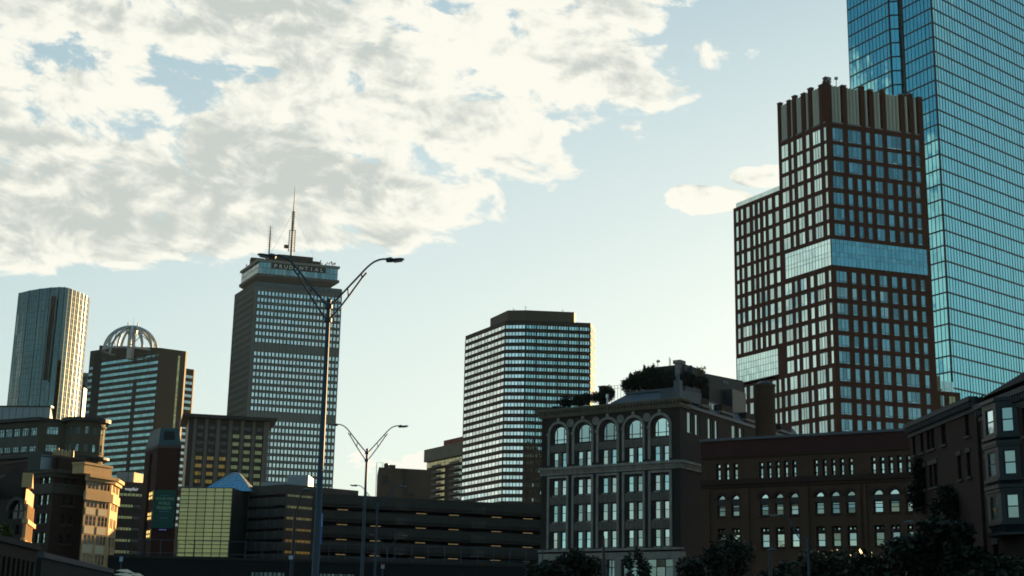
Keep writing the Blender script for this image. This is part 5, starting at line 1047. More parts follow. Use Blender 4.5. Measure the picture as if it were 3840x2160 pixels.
    m = MB(); u, zz = g.uz(*A1(1895, 850)); m.mesh([g.P(u - .6, zp1, -.3), g.P(u + .6, zp1, -.3), g.P(u + .6, zp1, -1), g.P(u - .6, zp1, -1), g.P(u, zz, -.6)], [(0, 1, 4), (1, 2, 4), (2, 3, 4), (3, 0, 4)]); m.build('finial', mst, t)
    # roof plant: grey hut, tan ducts
    n = -3; m = MB(); u0, zt = f2.uz(*A1(765, 625), n); u1 = f2.uz(*A1(955, 625), n)[0]; m.box(f2, u0, u1, z + .01, zt, -7, n); m.build('roof_hut', mat('grey_render', (0.052, 0.052, 0.048)), t)
    mt = mat('dull_brass_duct', (0.26, 0.21, 0.11), .45, .3, .6, metal=.5)
    for X0, X1, Y in ((962, 1015, 612), (1030, 1085, 575), (1095, 1150, 610), (1160, 1225, 615), (1240, 1262, 620), (1270, 1290, 618), (1320, 1345, 622)):
        u0, zt = f2.uz(*A1(X0, Y), -3.5); u1 = f2.uz(*A1(X1, Y), -3.5)[0]; m = MB(); m.tube([f2.P((u0 + u1) / 2, z + .01, -3.5), f2.P((u0 + u1) / 2, zt - .4, -3.5), f2.P((u0 + u1) / 2, zt, -3.5)], [(u1 - u0) / 2, (u1 - u0) / 2, (u1 - u0) / 4], 10); m.build('roof_duct', mt, t)
    m = MB(); u0 = f2.uz(*A1(750, 800), -2)[0]; u1, zt = f2.uz(*A1(1345, 775), -2); m.box(f2, u0, u1, zt, zt + .08, -2.1, -2); m.box(f2, u0, u1, z + .01, zt - .25, -2.15, -2.02); m.build('roof_railing', mat('pale_steel', (0.25, 0.30, 0.32)), t)
corner_block()

def gabled_house():
    D = 150; c = PD(*A2(455, 100), D); zf = lambda Y, S=A2, X=455: zat(c[0], c[1], S(X, Y)[1]); zt = zat(c[0], c[1], A1(0, 1085)[1]); a = PZ(*A1(-120, 1120), zt); f = Fr(a, c); r = PZ(*A1(545, 1130), zt)
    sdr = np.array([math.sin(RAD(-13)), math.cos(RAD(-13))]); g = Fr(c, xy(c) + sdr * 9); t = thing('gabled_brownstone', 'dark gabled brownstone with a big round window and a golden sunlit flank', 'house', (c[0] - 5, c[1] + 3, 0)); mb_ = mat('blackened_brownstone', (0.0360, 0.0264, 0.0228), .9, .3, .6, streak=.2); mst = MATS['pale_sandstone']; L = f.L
    ze = zf(430, A1) if 0 else zt - 2.4; w = MB(); ug = f.u(*A1(265, 1100)); za = zf(0, A1, 0) if 0 else f.z(*A1(265, 1045)) ; ac = (f.u(*A2(290, 130)), 0); ua, ub = f.u(*A2(165, 300)), f.u(*A2(420, 300)); z0, zs = f.z(*A2(290, 410)), f.z(*A2(290, 270))
    lows = [(f.u(*A2(160, 600)), f.u(*A2(230, 600))), (f.u(*A2(275, 600)), f.u(*A2(345, 600)))]; zl = (f.z(*A2(250, 700)), f.z(*A2(250, 520))); zu = (f.z(*A1(300, 1430)), f.z(*A1(300, 1250))); ups = [(f.u(*A1(215, 1300)), f.u(*A1(275, 1300))), (f.u(*A1(320, 1300)), f.u(*A1(385, 1300)))]
    rr_ = (ub - ua) / 2; facade(w, f, 0, L, 0, ze, [(*zl, lows), (z0, zs + rr_, [(ua, ub)]), (*zu, ups)], .3); arch_fill(w, f, ua, ub, zs, zs + rr_, 0); w.poly([f.P(0, ze), f.P(L, ze), f.P(L, zt), f.P(ug, za + .8), f.P(0, ze)][:4] + [f.P(0, zt - 1)])
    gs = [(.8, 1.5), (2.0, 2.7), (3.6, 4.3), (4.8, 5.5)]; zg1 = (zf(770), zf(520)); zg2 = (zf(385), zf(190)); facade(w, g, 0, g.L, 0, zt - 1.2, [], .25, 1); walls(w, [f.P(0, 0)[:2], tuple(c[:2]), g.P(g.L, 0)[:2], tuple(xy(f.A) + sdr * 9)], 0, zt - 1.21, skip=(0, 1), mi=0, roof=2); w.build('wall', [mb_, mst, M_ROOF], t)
    m = MB(); arch_pane(m, f, ua + .1, ub - .1, z0, zs, -.28, 0); m.box(f, ua, ub, zs - .08, zs + .08, -.27, -.18, 1); m.box(f, (ua + ub) / 2 - .06, (ua + ub) / 2 + .06, z0, zs + rr_ - .2, -.27, -.19, 1); m.build('round_window', [G_DARK, M_FRAME_D], t); m = MB(); arch_ring(m, f, (ua + ub) / 2, zs, rr_ + .03, rr_ + .4, 0, .15); m.build('arch_surround', mat('grey_brown_trim', (0.0656, 0.0577, 0.0473)), t)
    for cs, (p, q) in ((lows, zl), (ups, zu)):
        for u0, u1 in cs: m = MB(); window(m, f, u0, u1, p, q, -.26, nv=1, hz=(.5,), fw=.08); m.build('window', [G_DIM if cs is lows else G_DARK, M_FRAME_D], t)
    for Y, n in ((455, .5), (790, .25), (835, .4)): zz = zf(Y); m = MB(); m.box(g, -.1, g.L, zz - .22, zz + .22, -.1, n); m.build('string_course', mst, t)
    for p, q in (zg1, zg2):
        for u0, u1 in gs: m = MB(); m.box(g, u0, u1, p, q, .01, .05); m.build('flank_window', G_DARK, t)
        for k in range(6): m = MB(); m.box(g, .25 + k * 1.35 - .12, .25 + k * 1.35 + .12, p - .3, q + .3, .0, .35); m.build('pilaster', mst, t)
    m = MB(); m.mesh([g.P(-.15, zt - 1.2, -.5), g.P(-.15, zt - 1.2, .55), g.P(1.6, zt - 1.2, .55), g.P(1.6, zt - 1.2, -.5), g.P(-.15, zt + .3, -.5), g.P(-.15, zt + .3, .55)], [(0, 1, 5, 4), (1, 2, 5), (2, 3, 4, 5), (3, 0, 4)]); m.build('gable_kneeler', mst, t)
gabled_house()

def stair_tower():
    D = 260; c = PD(*A3(1030, 572), D); z = c[2]; a = PZ(*A3(795, 668), z); b = PZ(*A3(1443, 585), z); fl, fr = Fr(a, c), Fr(c, b); bk = xy(a) + xy(b) - xy(c)
    t = thing('green_capped_brick_tower', 'slim red brick tower with a green metal cap and a tall dark green banner', 'tower', (*cen([a, b])[:2], 0)); mw = mat('deep_red_brick', (0.0338, 0.0135, 0.0099), .9, .2, .5, streak=.2, brick=.4); mg = mat('verdigris_metal', (0.030, 0.075, 0.085), .6, .25, .6, streak=.15)
    w = MB(); sl = (fl.u(*A3(882, 640)), fl.u(*A3(935, 620))); facade(w, fl, 0, fl.L, 0, z, [(3, z - .6, [sl])], 1.0); walls(w, [tuple(a[:2]), tuple(c[:2]), tuple(b[:2]), tuple(bk)], 0, z, skip=(0,)); w.build('wall', [mw, M_ROOF], t)
    s = MB(); s.box(fl, sl[0] + .005, sl[1] - .005, 3, z - .62, -1.3, -.7); s.build('slot', M_FRAME_D, t)
    s = MB(); s.box(fl, -.1, fl.L + .1, z - .05, z + .55, -.3, .12); s.box(fr, .005, fr.L + .1, z - .04, z + .54, -.3, .118); s.build('coping', M_LINT, t)
    q = [a[:2], c[:2], b[:2], bk]; q = [np.array(p) for p in q]; ce = sum(q) / 4; zt = zat(*(c[:2] * .75 + ce * .25), A3(0, 212)[1]); top = [tuple(p + (ce - p) * k) for p, k in zip(q, (.55, .18, .22, .55))]; top = [tuple(ce + (p - ce) * .8) for p in q]; m = MB(); z0 = z + .56; m.prism([tuple(p) for p in q], z0, zt, top=top); m.build('metal_cap', mg, t)
    # dark hatch lying on the sloping face
    lo = [np.array([*fr.P(fr.L * u, 0)[:2], z0]) for u in (0, 1)]; hi = [np.array([*p, zt]) for p in (top[1], top[2])]; nf = np.array([*fr.nrm, .2]); nf = nf / np.linalg.norm(nf)
    S_ = lambda u, v, n=0: (lo[0] * (1 - u) + lo[1] * u) * (1 - v) + (hi[0] * (1 - u) + hi[1] * u) * v + nf * n; m = MB(); P = [S_(.22, .30, .04), S_(.74, .30, .04), S_(.74, .78, .04), S_(.22, .78, .04)]; m.mesh([tuple(p) for p in P] + [tuple(p + nf * .12) for p in P], [(0, 1, 5, 4), (1, 2, 6, 5), (2, 3, 7, 6), (3, 0, 4, 7), (4, 5, 6, 7)]); m.build('hatch', mat('black_louvre', (0.008, 0.009, 0.009), .7), t)
    # lit staircase windows on the near edge of the flank
    me = mat('lit_window_pane', (0.9, 0.7, 0.3), .4, .35, 1.2, emit=(1.0, 0.66, 0.18), estr=.30)
    for Y0, Y1 in ((685, 765), (870, 945), (1030, 1105)):
        u0, zt_ = fl.uz(*Z2(1352 - (Y0 - 685) * .07, Y0)); u1 = fl.u(*Z2(1388 - (Y0 - 685) * .07, Y0)); zb = fl.z(*Z2(1365, Y1)); u1 = min(u1, fl.L - .05); m = MB(); window(m, fl, u0, u1, zb, zt_, .02, nv=2, hz=(.48,), fw=.22, amp=0.0); m.build('lit_window', [me, mw], t)
    # banner
    bn = thing('hanging_banner', 'tall dark green banner lettered SOLVE ONE WORLD PROBLEM on the slim brick tower', 'banner', (*fr.P(fr.L * .5, 0, .3)[:2], 10)); u0, zt_ = fr.uz(*Z2(1412, 668), .3); u1, zb = fr.uz(*Z2(1568, 1018), .3); u0 = fr.uz(*Z2(1385, 850), .3)[0]; u1 = fr.uz(*Z2(1582, 850), .3)[0]; m = MB(); m.box(fr, u0, u1, zb, zt_, .22, .3); m.build('cloth', mat('dark_green_banner_cloth', (0.012, 0.075, 0.062), .8, .1, .3), bn)
    ww = u1 - u0; H = zt_ - zb; mt_ = mat('pale_green_lettering', (0.18, 0.40, 0.26), .8); um = (u0 + u1) / 2
    for s_, v, h, dx in (('SOLVE', .735, .075, -.17), ('ONE', .735, .075, .27), ('WORLD', .615, .075, 0), ('PROBLEM', .495, .075, 0)):
        m = MB(); text_mesh(m, fr, s_, um + dx * ww, zb + H * v, H * h, .31, 0, .03, spacing=1.05, align='CENTER', sx=.80); m.build('lettering', mt_, bn)
    m = MB(); m.box(fr, um - ww * .22, um + ww * .22, zb + H * .43, zb + H * .445, .305, .33); m.build('text_line', mat('blue_text_line', (0.05, 0.22, 0.30), .8), bn); m = MB(); m.box(fr, um - ww * .20, um + ww * .20, zb + H * .85, zb + H * .862, .305, .33); m.build('text_line', MATS['blue_text_line'], bn); m = MB(); m.box(fr, um - ww * .2, um + ww * .2, zb + H * .255, zb + H * .27, .305, .33); m.build('text_line', MATS['blue_text_line'], bn)
    m = MB(); m.box(fr, um - ww * .16, um + ww * .18, zb - H * .05, zb - H * .03, .2, .45); m.build('light_bar', mat('violet_light_bar', (0.2, 0.2, 0.5), .5, emit=(.25, .22, .8), estr=.06), bn)
stair_tower()

def sign_office():
    D = 332; z = PD(*Z2(1060, 592), D)[2]; a = PZ(*Z2(985, 588), z); b = PZ(*Z2(1330, 606), z); f = Fr(a, b); L = f.L; t = thing('signed_office_block', 'grey banded office block with a white wayfair sign under its roof', 'office block', (*cen([a, b])[:2], 0)); mw = MATS['grey_concrete']; w = MB(); S = Z2
    r = [(f.z(*S(1100, y + 17)), f.z(*S(1100, y - 17))) for y in (708, 810, 915, 1020, 1124, 1229)]; facade(w, f, 0, L, 0, z, [(p, q, [(.8, L - .5)]) for p, q in r], .4); walls(w, [f.P(0, 0)[:2], f.P(L, 0)[:2], tuple(xy(f.P(L, 0)) + unit(xy(b)) * 14), tuple(xy(f.A) + unit(xy(a)) * 14)], 0, z, skip=(0,)); w.build('wall', [mw, M_ROOF], t)
    us = f.u(*S(1200, 910))
    for k, (p, q) in enumerate(r):
        e = L - .5 if k == 0 else us; m = MB(); window(m, f, .8, e, p, q, -.35, nv=8, fw=.12, amp=.02); m.build('window_band', [G_GOLD, M_FRAME_D], t)
        if k: m = MB(); window(m, f, us + .01, L - .5, p, q, -.36, nv=4, fw=.1); m.build('window_band', [G_DARK, M_FRAME_D], t)
    sg = MB(); u0, zt = f.uz(*S(1130, 642)); zb = f.z(*S(1130, 672)); u1 = f.u(*S(1252, 660)); ms = mat('white_sign_letter', (0.75, 0.78, 0.78), .5, emit=(.85, .9, .9), estr=.09)
    text_mesh(sg, f, 'wayfair', u0, zb, (zt - zb) * .98, .05, 0, .2, sx=(u1 - u0) / ((zt - zb) * 3.95)); sg.build('lettering', ms, t)
    lg = MB(); uc, zc = f.uz(*S(1110, 655))
    for i in range(6):
        q = i * math.pi / 3; h = .62; pt = lambda r_, w_: f.P(uc + r_ * math.cos(q) - w_ * math.sin(q), zc + r_ * math.sin(q) + w_ * math.cos(q), .1); lg.poly([pt(.08, 0), pt(.3, -.13), pt(h, 0), pt(.3, .13)])
    lg.build('pinwheel_logo', mat('green_purple_logo', (0.10, 0.16, 0.06), .5), t)
    s = thing('rooftop_plant_box', 'pale rooftop plant box with one sunlit end above the wayfair sign', 'plant box', (*f.P(3, 0, -3)[:2], z)); p0, p1 = PD(*S(1052, 598), 336), PD(*S(1196, 602), 336); g = Fr(p0, p1); zt = g.z(*S(1150, 508)); m = MB(); m.box(g, 0, g.L, z + .01, zt, -5, 0); m.build('casing', MATS['pale_metal_cladding'], s)
    m = MB(); ub = g.u(*S(1160, 550)); m.box(g, ub - .06, ub + .06, z + .1, zt, 0, .06); m.build('panel_joint', M_FRAME_D, s)
    q = g.P(g.L, 0); h = Fr(q, np.array(q[:2]) + np.array([math.sin(RAD(12)), math.cos(RAD(12))]) * 5.5); m = MB(); m.box(h, .02, 5.5, z + .01, zt, -.5, .35); m.build('sun_tinted_end_panel', mat('cream_panel', (0.60, 0.50, 0.34), .85, .1, .5), s)  # cream end on a grey box: golden sunlight put into its colour
sign_office()

# ---------------------------------------------------------------- street lamps
M_POLE = mat('blue_grey_painted_steel', (0.030, 0.055, 0.080), .62, .15, 1.5, spec=.35); M_HEAD = mat('grey_cast_aluminium', (0.075, 0.095, 0.110), .4, .15, 3.0, metal=.4); M_LENS = mat('lamp_lens', (0.25, 0.28, 0.30), .15)
K = .00186
def lp(X, Y): return ((X - 935) * K, (1000 - Y) * K)                  # arm drawing -> metres from the pole axis, height above the upper collar
def make_lamp(H, arms=(1, -1), label='', group=None):
    t = thing('street_lamp', label, 'street lamp', (0, 0, 0), group); J = H - .14
    m = MB(); m.tube([(0, 0, 0), (0, 0, H * .5), (0, 0, H)], [.12, .09, .056], 28); m.tube([(0, 0, H), (0, 0, H + .05), (0, 0, H + .09)], [.075, .075, .02], 10); m.prism([(.2 * math.cos(i * .7854), .2 * math.sin(i * .7854)) for i in range(8)], 0.01, .35); m.build('pole', M_POLE, t)
    for z in (J, lp(0, 1215)[1] + J): m = MB(); m.tube([(0, 0, z - .07), (0, 0, z + .07)], .11, 10); m.build('collar', M_POLE, t)
    for s in arms:
        P = lambda *q: [(s * lp(X, Y)[0], 0, lp(X, Y)[1] + J) for X, Y in q]; m = MB()
        m.tube(P((955, 1000), (1130, 800), (1410, 470), (1460, 408), (1510, 352), (1560, 303), (1615, 262), (1680, 232), (1740, 218), (1800, 216)), [.030] * 4 + [.028] * 6, 8); m.tube(P((955, 1228), (1130, 985), (1240, 825), (1430, 530), (1493, 448)), .027, 8); m.tube(P((1218, 700), (1232, 835)), .022, 6); m.tube(P((1418, 462), (1432, 530)), .022, 6); m.build('arm', M_POLE, t)
        hx = lambda X, Y: (s * lp(X, Y)[0], lp(X, Y)[1] + J); b = MB(); prof = [(1785, 205, 232, .07), (1800, 196, 268, .10), (1870, 182, 264, .12), (1905, 205, 258, .14), (1960, 200, 250, .16), (2030, 193, 236, .14), (2070, 198, 222, .08), (2082, 207, 214, .03)]; vs = []; k = 10
        for X, Ya, Yb, w in prof:
            xa, za = hx(X, Ya); _, zb = hx(X, Yb); c, h = (za + zb) / 2, (za - zb) / 2
            for i in range(k): a = 2 * math.pi * i / k; vs.append((xa, w * math.cos(a), c + h * math.sin(a)))
        fs = [(i * k + j, i * k + (j + 1) % k, (i + 1) * k + (j + 1) % k, (i + 1) * k + j) for i in range(len(prof) - 1) for j in range(k)] + [tuple(range(k)), tuple(range((len(prof) - 1) * k, len(prof) * k))]; b.mesh(vs, fs if s < 0 else [tuple(reversed(q)) for q in fs]); hd = b.build('lamp_head', M_HEAD, t)
        l = MB(); x0, z0 = hx(1920, 262); x1, z1 = hx(2050, 238); q = [(x0, -.09, z0), (x1, -.09, z1), (x1, .09, z1), (x0, .09, z0)]; l.mesh(q + [(a, b_, c + .03) for a, b_, c in q], [(0, 1, 5, 4), (1, 2, 6, 5), (2, 3, 7, 6), (3, 0, 4, 7), (3, 2, 1, 0), (4, 5, 6, 7)]); l.build('lens', M_LENS, hd)
    return t
def place(o, px, py, H, rz=0.0): r = ray(px, py); k = (H - CZ) / r[2]; o.location = (r[0] * k, r[1] * k, 0); o.rotation_euler = (0, 0, rz)
def copy_tree(o, parent=None):
    c = o.copy(); COL.objects.link(c); c.parent = parent; ORG[c.name] = (0, 0, 0)
    for ch in list(o.children): copy_tree(ch, c)
    return c
GRP = 'twin armed street lamps along the road'
L1 = make_lamp(11.2, label='nearest twin armed blue grey street lamp standing before the slab skyscraper', group=GRP).o; place(L1, *B4(940, 927), 11.2, RAD(3))
for (px, py), lab in ((Z5(388, 412), 'twin armed street lamp second nearest, its heads against open sky'), (Z5(475, 852), 'twin armed street lamp before the windowless brick block, third from the camera'), (B8(1525, 845), 'small twin armed street lamp before the garage, behind the third lamp'), (B8(1503, 1185), 'smallest and farthest twin armed street lamp before the garage')):
    c = copy_tree(L1); c['label'] = lab; place(c, px, py, 11.2, RAD(2))
S1 = make_lamp(7.4, arms=(-1,), label='single armed pale blue street lamp before the round arched warehouse').o; place(S1, *W3(1113, 1095), 7.4, RAD(-4))
def slim_lamp(name, label, pts, D, r, head):
    P = [PD(x, y, D) for x, y in pts]; b = (P[-1][0], P[-1][1], 0); t = thing(name, label, 'street lamp', b); m = MB(); m.tube([tuple(p) for p in P[:-1]] + [(P[-2][0], P[-2][1], 0)], [r * .6] * (len(P) - 2) + [r, r * 1.2], 8); m.build('pole', M_FRAME_D, t)
    if head: h = MB(); q = P[0]; h.tube([(q[0] + head, q[1], q[2]), (q[0] + head * .3, q[1], q[2] + .06), (q[0] - head * .4, q[1], q[2])], [.05, .13, .06], 8); h.build('lamp_head', M_HEAD, t)
    return t
slim_lamp('street_lamp', 'slender dark street lamp with a bent arm before the gold lit ribbon windows', [A5(1310, 150), A5(1275, 165), A5(1245, 235), A5(1170, 470), A5(1150, 540), A5(1100, 1200)], 120, .13, .5)
slim_lamp('street_lamp', 'faint curved lamp arm before the lower windows of the round arched warehouse', [W4(430, 1068), W4(370, 1062), W4(320, 1075), W4(280, 1105), W4(275, 1250)], 120, .07, -.9)
slim_lamp('lamp_post', 'plain dark post standing before the shop front of the arched warehouse', [W2(762, 1012), W2(764, 1060), W2(766, 1300), W2(766, 1449)], 128, .16, 0)
slim_lamp('lamp_post', 'short dark post before the piers of the round arched warehouse', [B1(1060, 915), B1(1062, 1000), B1(1070, 1331)], 110, .14, .5)

# ---------------------------------------------------------------- road edge, fences, small signs
def low_brick():
    z = PD(*A2(0, 712), 60)[2]; a, b = PZ(*A2(-80, 690), z), PZ(*A2(690, 890), z); f = Fr(a, b); t = thing('brick_outbuilding', 'low dark brick outbuilding with a stone coping in the near corner', 'outbuilding', (*cen([a, b])[:2], 0)); mw = mat('near_dark_brick', (0.020, 0.013, 0.010), .9, .25, .8, brick=.5); w = MB(); w.box(f, 0, f.L, 0, z - .25, -6, 0); w.build('wall', mw, t); m = MB(); m.box(f, -.1, f.L + .1, z - .249, z, -6.1, .12); m.build('coping', mat('dark_stone_coping', (0.030, 0.026, 0.024), .9, .3, 2), t)
    for k in range(1, 9): m = MB(); m.box(f, f.L * k / 9 - .15, f.L * k / 9 + .15, 0, z - .8, .0, .12); m.build('pilaster', mw, t)
    z = PD(*A2(770, 1015), 80)[2]; a, b = PZ(*A2(770, 1015), z), PZ(*A2(2040, 1325), z); f = Fr(a, b); t = thing('retaining_wall', 'dark retaining wall with a pale blue grey rail along its top', 'wall', (*cen([a, b])[:2], 0)); w = MB(); w.box(f, 0, f.L, 0, z - .3, -1, 0); w.build('wall', mat('near_dark_concrete', (0.012, 0.012, 0.012), .9, .3, .5), t); m = MB(); m.box(f, 0, f.L, z - .299, z, -.7, .1); m.build('rail', mat('blue_grey_rail', (0.040, 0.048, 0.055), .6, .3, 1.5), t)
low_brick()
def viaduct():
    D = 150; p = [PD(x, y, D) for x, y in ((385, 2098), (1290, 2104), (2040, 2128))]; z = p[1][2]; f = Fr((p[0][0], D + 2), (p[2][0], D + 6)); t = thing('viaduct_wall', 'long dark viaduct wall with slatted openings below the parking garage', 'wall', (*cen([f.P(0, 0), f.P(f.L, 0)])[:2], 0)); mw = MATS['near_dark_concrete']; op = [(f.u(*A5(470, 1400)), f.u(*A5(1010, 1400))), (f.u(*Z5(-10, 1400)), f.u(*Z5(290, 1400)))]; zo = f.z(*A5(700, 1372)); w = MB(); facade(w, f, 0, f.L, 0, z, [(zo - 2.4, zo, op)], .5); w.poly([f.P(0, z), f.P(f.L, z), f.P(f.L, z, -6), f.P(0, z, -6)]); w.build('wall', mw, t)
    for a, b in op: m = MB(); window(m, f, a, b, zo - 2.4, zo, -.45, nv=int((b - a) / .42), fw=.14, amp=.02); m.build('slatted_window', [glass('dull_lit_glass', (0.10, 0.14, 0.15), .2, .8), M_FRAME_D], t)
    m = MB(); m.box(f, 0, f.L, z + .001, z + .25, -.5, .12); m.build('coping', mat('dark_stone_coping', (0.030, 0.026, 0.024)), t)
    fn = thing('mesh_fence', 'tall dark wire fence running along the top of the viaduct wall', 'fence', (*cen([f.P(0, 0), f.P(f.L, 0)])[:2], z)); n = 26
    for i in range(n + 1): u = f.L * i / n; m = MB(); m.tube([f.P(u, z + .25, -.2), f.P(u, z + 2.0, -.2)], .045, 5); m.build('fence_post', M_POLE, fn)
    for h in (.6, 1.95): m = MB(); m.tube([f.P(0, z + h, -.2), f.P(f.L, z + h, -.2)], .03, 4); m.build('fence_rail', M_POLE, fn)
viaduct()
def road_sign(name, label, px, D, y0, y1, w, ms, parts):
    a, b = PD(px, y0, D), PD(px, y1, D); t = thing(name, label, 'sign', (a[0], D, 0)); f = Fr((a[0] - 1, D), (a[0] + 1, D)); m = MB(); m.tube([(a[0], D + .06, 0), (a[0], D + .06, a[2])], .06, 6); m.build('pole', M_POLE, t); z = a[2]; h = a[2] - b[2]
    m = MB(); m.box(f, 1 - w / 2, 1 + w / 2, b[2], a[2], -.02, .02); sb = m.build('sign_board', ms, t)
    for (q0, q1, mm) in parts: m = MB(); m.box(f, 1 - w * .4, 1 + w * .4, b[2] + h * q0, b[2] + h * q1, .021, .03); m.build('sign_panel', mm, sb)
MW, MRED, MBL = mat('white_sign_face', (0.42, 0.45, 0.47), .4), mat('red_sign_face', (0.50, 0.05, 0.05), .4), mat('blue_sign_face', (0.20, 0.38, 0.50), .4)
road_sign('road_sign', 'small white road sign with a red top by the second lamp', B8(1425, 0)[0], 120, B8(0, 1205)[1], B8(0, 1292)[1], .26, MW, ((.60, .95, MRED), (.15, .30, mat('dark_blue_sign_face', (0.05, 0.08, 0.22), .4))))
road_sign('road_sign', 'small pale blue road sign low under the gold ribbon windows', A5(1092, 0)[0], 118, A5(0, 1140)[1], A5(0, 1198)[1], .36, MBL, ((.1, .9, MW),))
road_sign('road_sign', 'tiny pale blue sign below the signed grey office', A4(362, 0)[0], 130, A4(0, 1098)[1], A4(0, 1188)[1], .30, MBL, ((.2, .5, MW),))
road_sign('pillar_sign', 'tall thin blue illuminated sign just beside the nearest lamp pole', A5(1566, 0)[0], 288, A5(0, 500)[1], A5(0, 960)[1], .34, mat('deep_blue_sign_face', (0.06, 0.12, 0.30), .5), ((.55, .97, mat('sky_blue_sign_face', (0.14, 0.30, 0.55), .5)),))
def canopy(name, label, X0, X1, Y, D, hgt):  # canopies made up to carry bright golden glints of unknown origin
    a, b = PD(*A4(X0, Y), D), PD(*A4(X1, Y + 40), D); t = thing(name, label, 'canopy', (*cen([a, b])[:2], 0)); L = b[0] - a[0]; k = 12; m = MB(); vs = []; fs = []
    for i in range(k + 1):
        x = a[0] + L * i / k; h = hgt * math.sin(math.pi * i / k) ** .7; zc = a[2] + (b[2] - a[2]) * i / k
        vs += [(x, D, zc), (x, D + .5, zc + h * .8), (x, D + 1.4, zc + h), (x, D + 2.6, zc)]
    for i in range(k):
        for j in range(3): fs.append((i * 4 + j, (i + 1) * 4 + j, (i + 1) * 4 + j + 1, i * 4 + j + 1))
    m.mesh(vs, fs); m.build('cover', mat('cream_canvas', (0.55, 0.46, 0.32), .8, .1, 1.0), t); p = MB(); p.tube([(a[0] + L / 2, D + 1.2, 0), (a[0] + L / 2, D + 1.2, a[2] + .1)], .05, 6); p.build('post', M_FRAME_D, t)
canopy('stand_in_canopy', 'made-up cream canopy, the upper of three at the end of the retaining wall', 255, 475, 1350, 96, .20)
canopy('stand_in_canopy', 'made-up cream canopy, the lowest of three under the retaining wall', 215, 480, 1420, 92, .20)
canopy('stand_in_canopy', 'made-up cream canopy, the small one furthest along the retaining wall', 510, 665, 1420, 96, .20)

# ---------------------------------------------------------------- trees, hedges and ivy
M_LEAF = mat('dark_leaf', (0.0075, 0.0145, 0.006), .6, .3, .6, rnd=.9, col2=(0.012, 0.020, 0.006)); M_LEAF2 = mat('yellow_green_leaf', (0.060, 0.085, 0.018), .6, .3, .6, rnd=.8, col2=(0.085, 0.100, 0.020)); M_LEAF3 = mat('conifer_leaf', (0.009, 0.017, 0.008), .7, .3, .8, rnd=.8); M_BARK = mat('grey_brown_bark', (0.05, 0.04, 0.03), .9, .3, 2.0, bump=.4)
def leaves(mb, blobs, n, size, rng):
    tot = sum(b[1][0] * b[1][1] * b[1][2] for b in blobs)
    for c, r in blobs:
        for _ in range(int(n * r[0] * r[1] * r[2] / tot) + 1):
            d = Vector((rng.gauss(0, 1), rng.gauss(0, 1), rng.gauss(0, 1))).normalized(); k = rng.random() ** .45 * rng.uniform(.85, 1.12); p = Vector((c[0] + d.x * r[0] * k, c[1] + d.y * r[1] * k, c[2] + d.z * r[2] * k))
            a = Vector((rng.gauss(0, 1), rng.gauss(0, 1), rng.gauss(0, .7))).normalized(); b = a.cross(Vector((rng.gauss(0, 1), rng.gauss(0, 1), rng.gauss(0, 1)))).normalized(); s = size * rng.uniform(.6, 1.3)
            mb.poly([p - a * s, p - b * s * .45, p + a * s, p + b * s * .45])
def tree(label, px, ytop, ybot, wpx, D, seed, m=M_LEAF, n=4500, name='street_tree', size=.24):
    rng = random.Random(seed); top, base = PD(px, ytop, D), PD(px, ybot, D); x, y = top[0], D; R = wpx / 2 / F * D; zt = top[2]; zb = max(base[2], 1.6); t = thing(name, label, 'tree', (x, y, 0)); H = (zt - zb) / 2; zc = (zt + zb) / 2; blobs = []
    for i in range(15):
        a = rng.uniform(0, 6.28); k = rng.random() ** .5; q = rng.uniform(-.8, .85); rr = math.sqrt(max(.1, 1 - q * q)); s = rng.uniform(.26, .46); blobs.append(((x + R * .78 * k * rr * math.cos(a), y + R * .78 * k * rr * math.sin(a), zc + H * q * .85), (R * s, R * s, H * s * .85)))
    l = MB(); leaves(l, blobs, n, size, rng); l.build('crown', m, t); tr = MB(); r0 = max(.10, R * .07); tr.tube([(x, y, 0), (x + rng.uniform(-.1, .1), y, zb * .6), (x, y, zc), (x + .2, y, zt - H * .4)], [r0 * 1.3, r0, r0 * .6, r0 * .15], 8)
    for c, r in blobs[:8]: z0 = rng.uniform(zb * .8, zc); tr.tube([(x, y, z0), ((x + c[0]) / 2, (y + c[1]) / 2, (z0 + c[2]) / 2 + .3), c], [r0 * .5, r0 * .3, r0 * .1], 5)
    tr.build('trunk', M_BARK, t); return t
tree('large dark tree covering the lower wall of the overgrown row house', 3500, 1925, 2330, 430, 84, 1, n=9000)
tree('dark tree before the last lower windows of the round arched warehouse', 3300, 2015, 2350, 260, 100, 2, n=5500)
tree('dark tree under the green bay window at the frame edge', 3770, 2075, 2350, 320, 72, 3, n=6000)
tree('broad dark tree behind the pale single armed lamp', 3090, 2050, 2350, 380, 118, 4, n=6000)
tree('dark tree hiding the first lower windows of the round arched warehouse', 2735, 2005, 2340, 270, 122, 5, n=6500)
tree('low dark tree beside the corner of the arched warehouse', 2620, 2070, 2340, 230, 130, 6, n=4500)
tree('dark tree before the first bays of the arched warehouse shop front', 2165, 2040, 2330, 230, 132, 7, n=5500)
tree('narrow dark tree before the wide shop window of the arched warehouse', 2385, 2048, 2330, 130, 134, 8, n=3500)
tree('dark leafy tree between the lamp and the round arched warehouse base', 2900, 2075, 2350, 250, 126, 9, n=5000)
tree('sunlit yellow green tree before the gabled brownstone', -5, 1950, 2250, 150, 100, 10, m=M_LEAF2, n=4500)  # sunlight on this crown is put into the yellow green leaf colour
tree('low dark tree at the foot of the shop front corner', 2030, 2095, 2330, 170, 125, 11, n=3500)
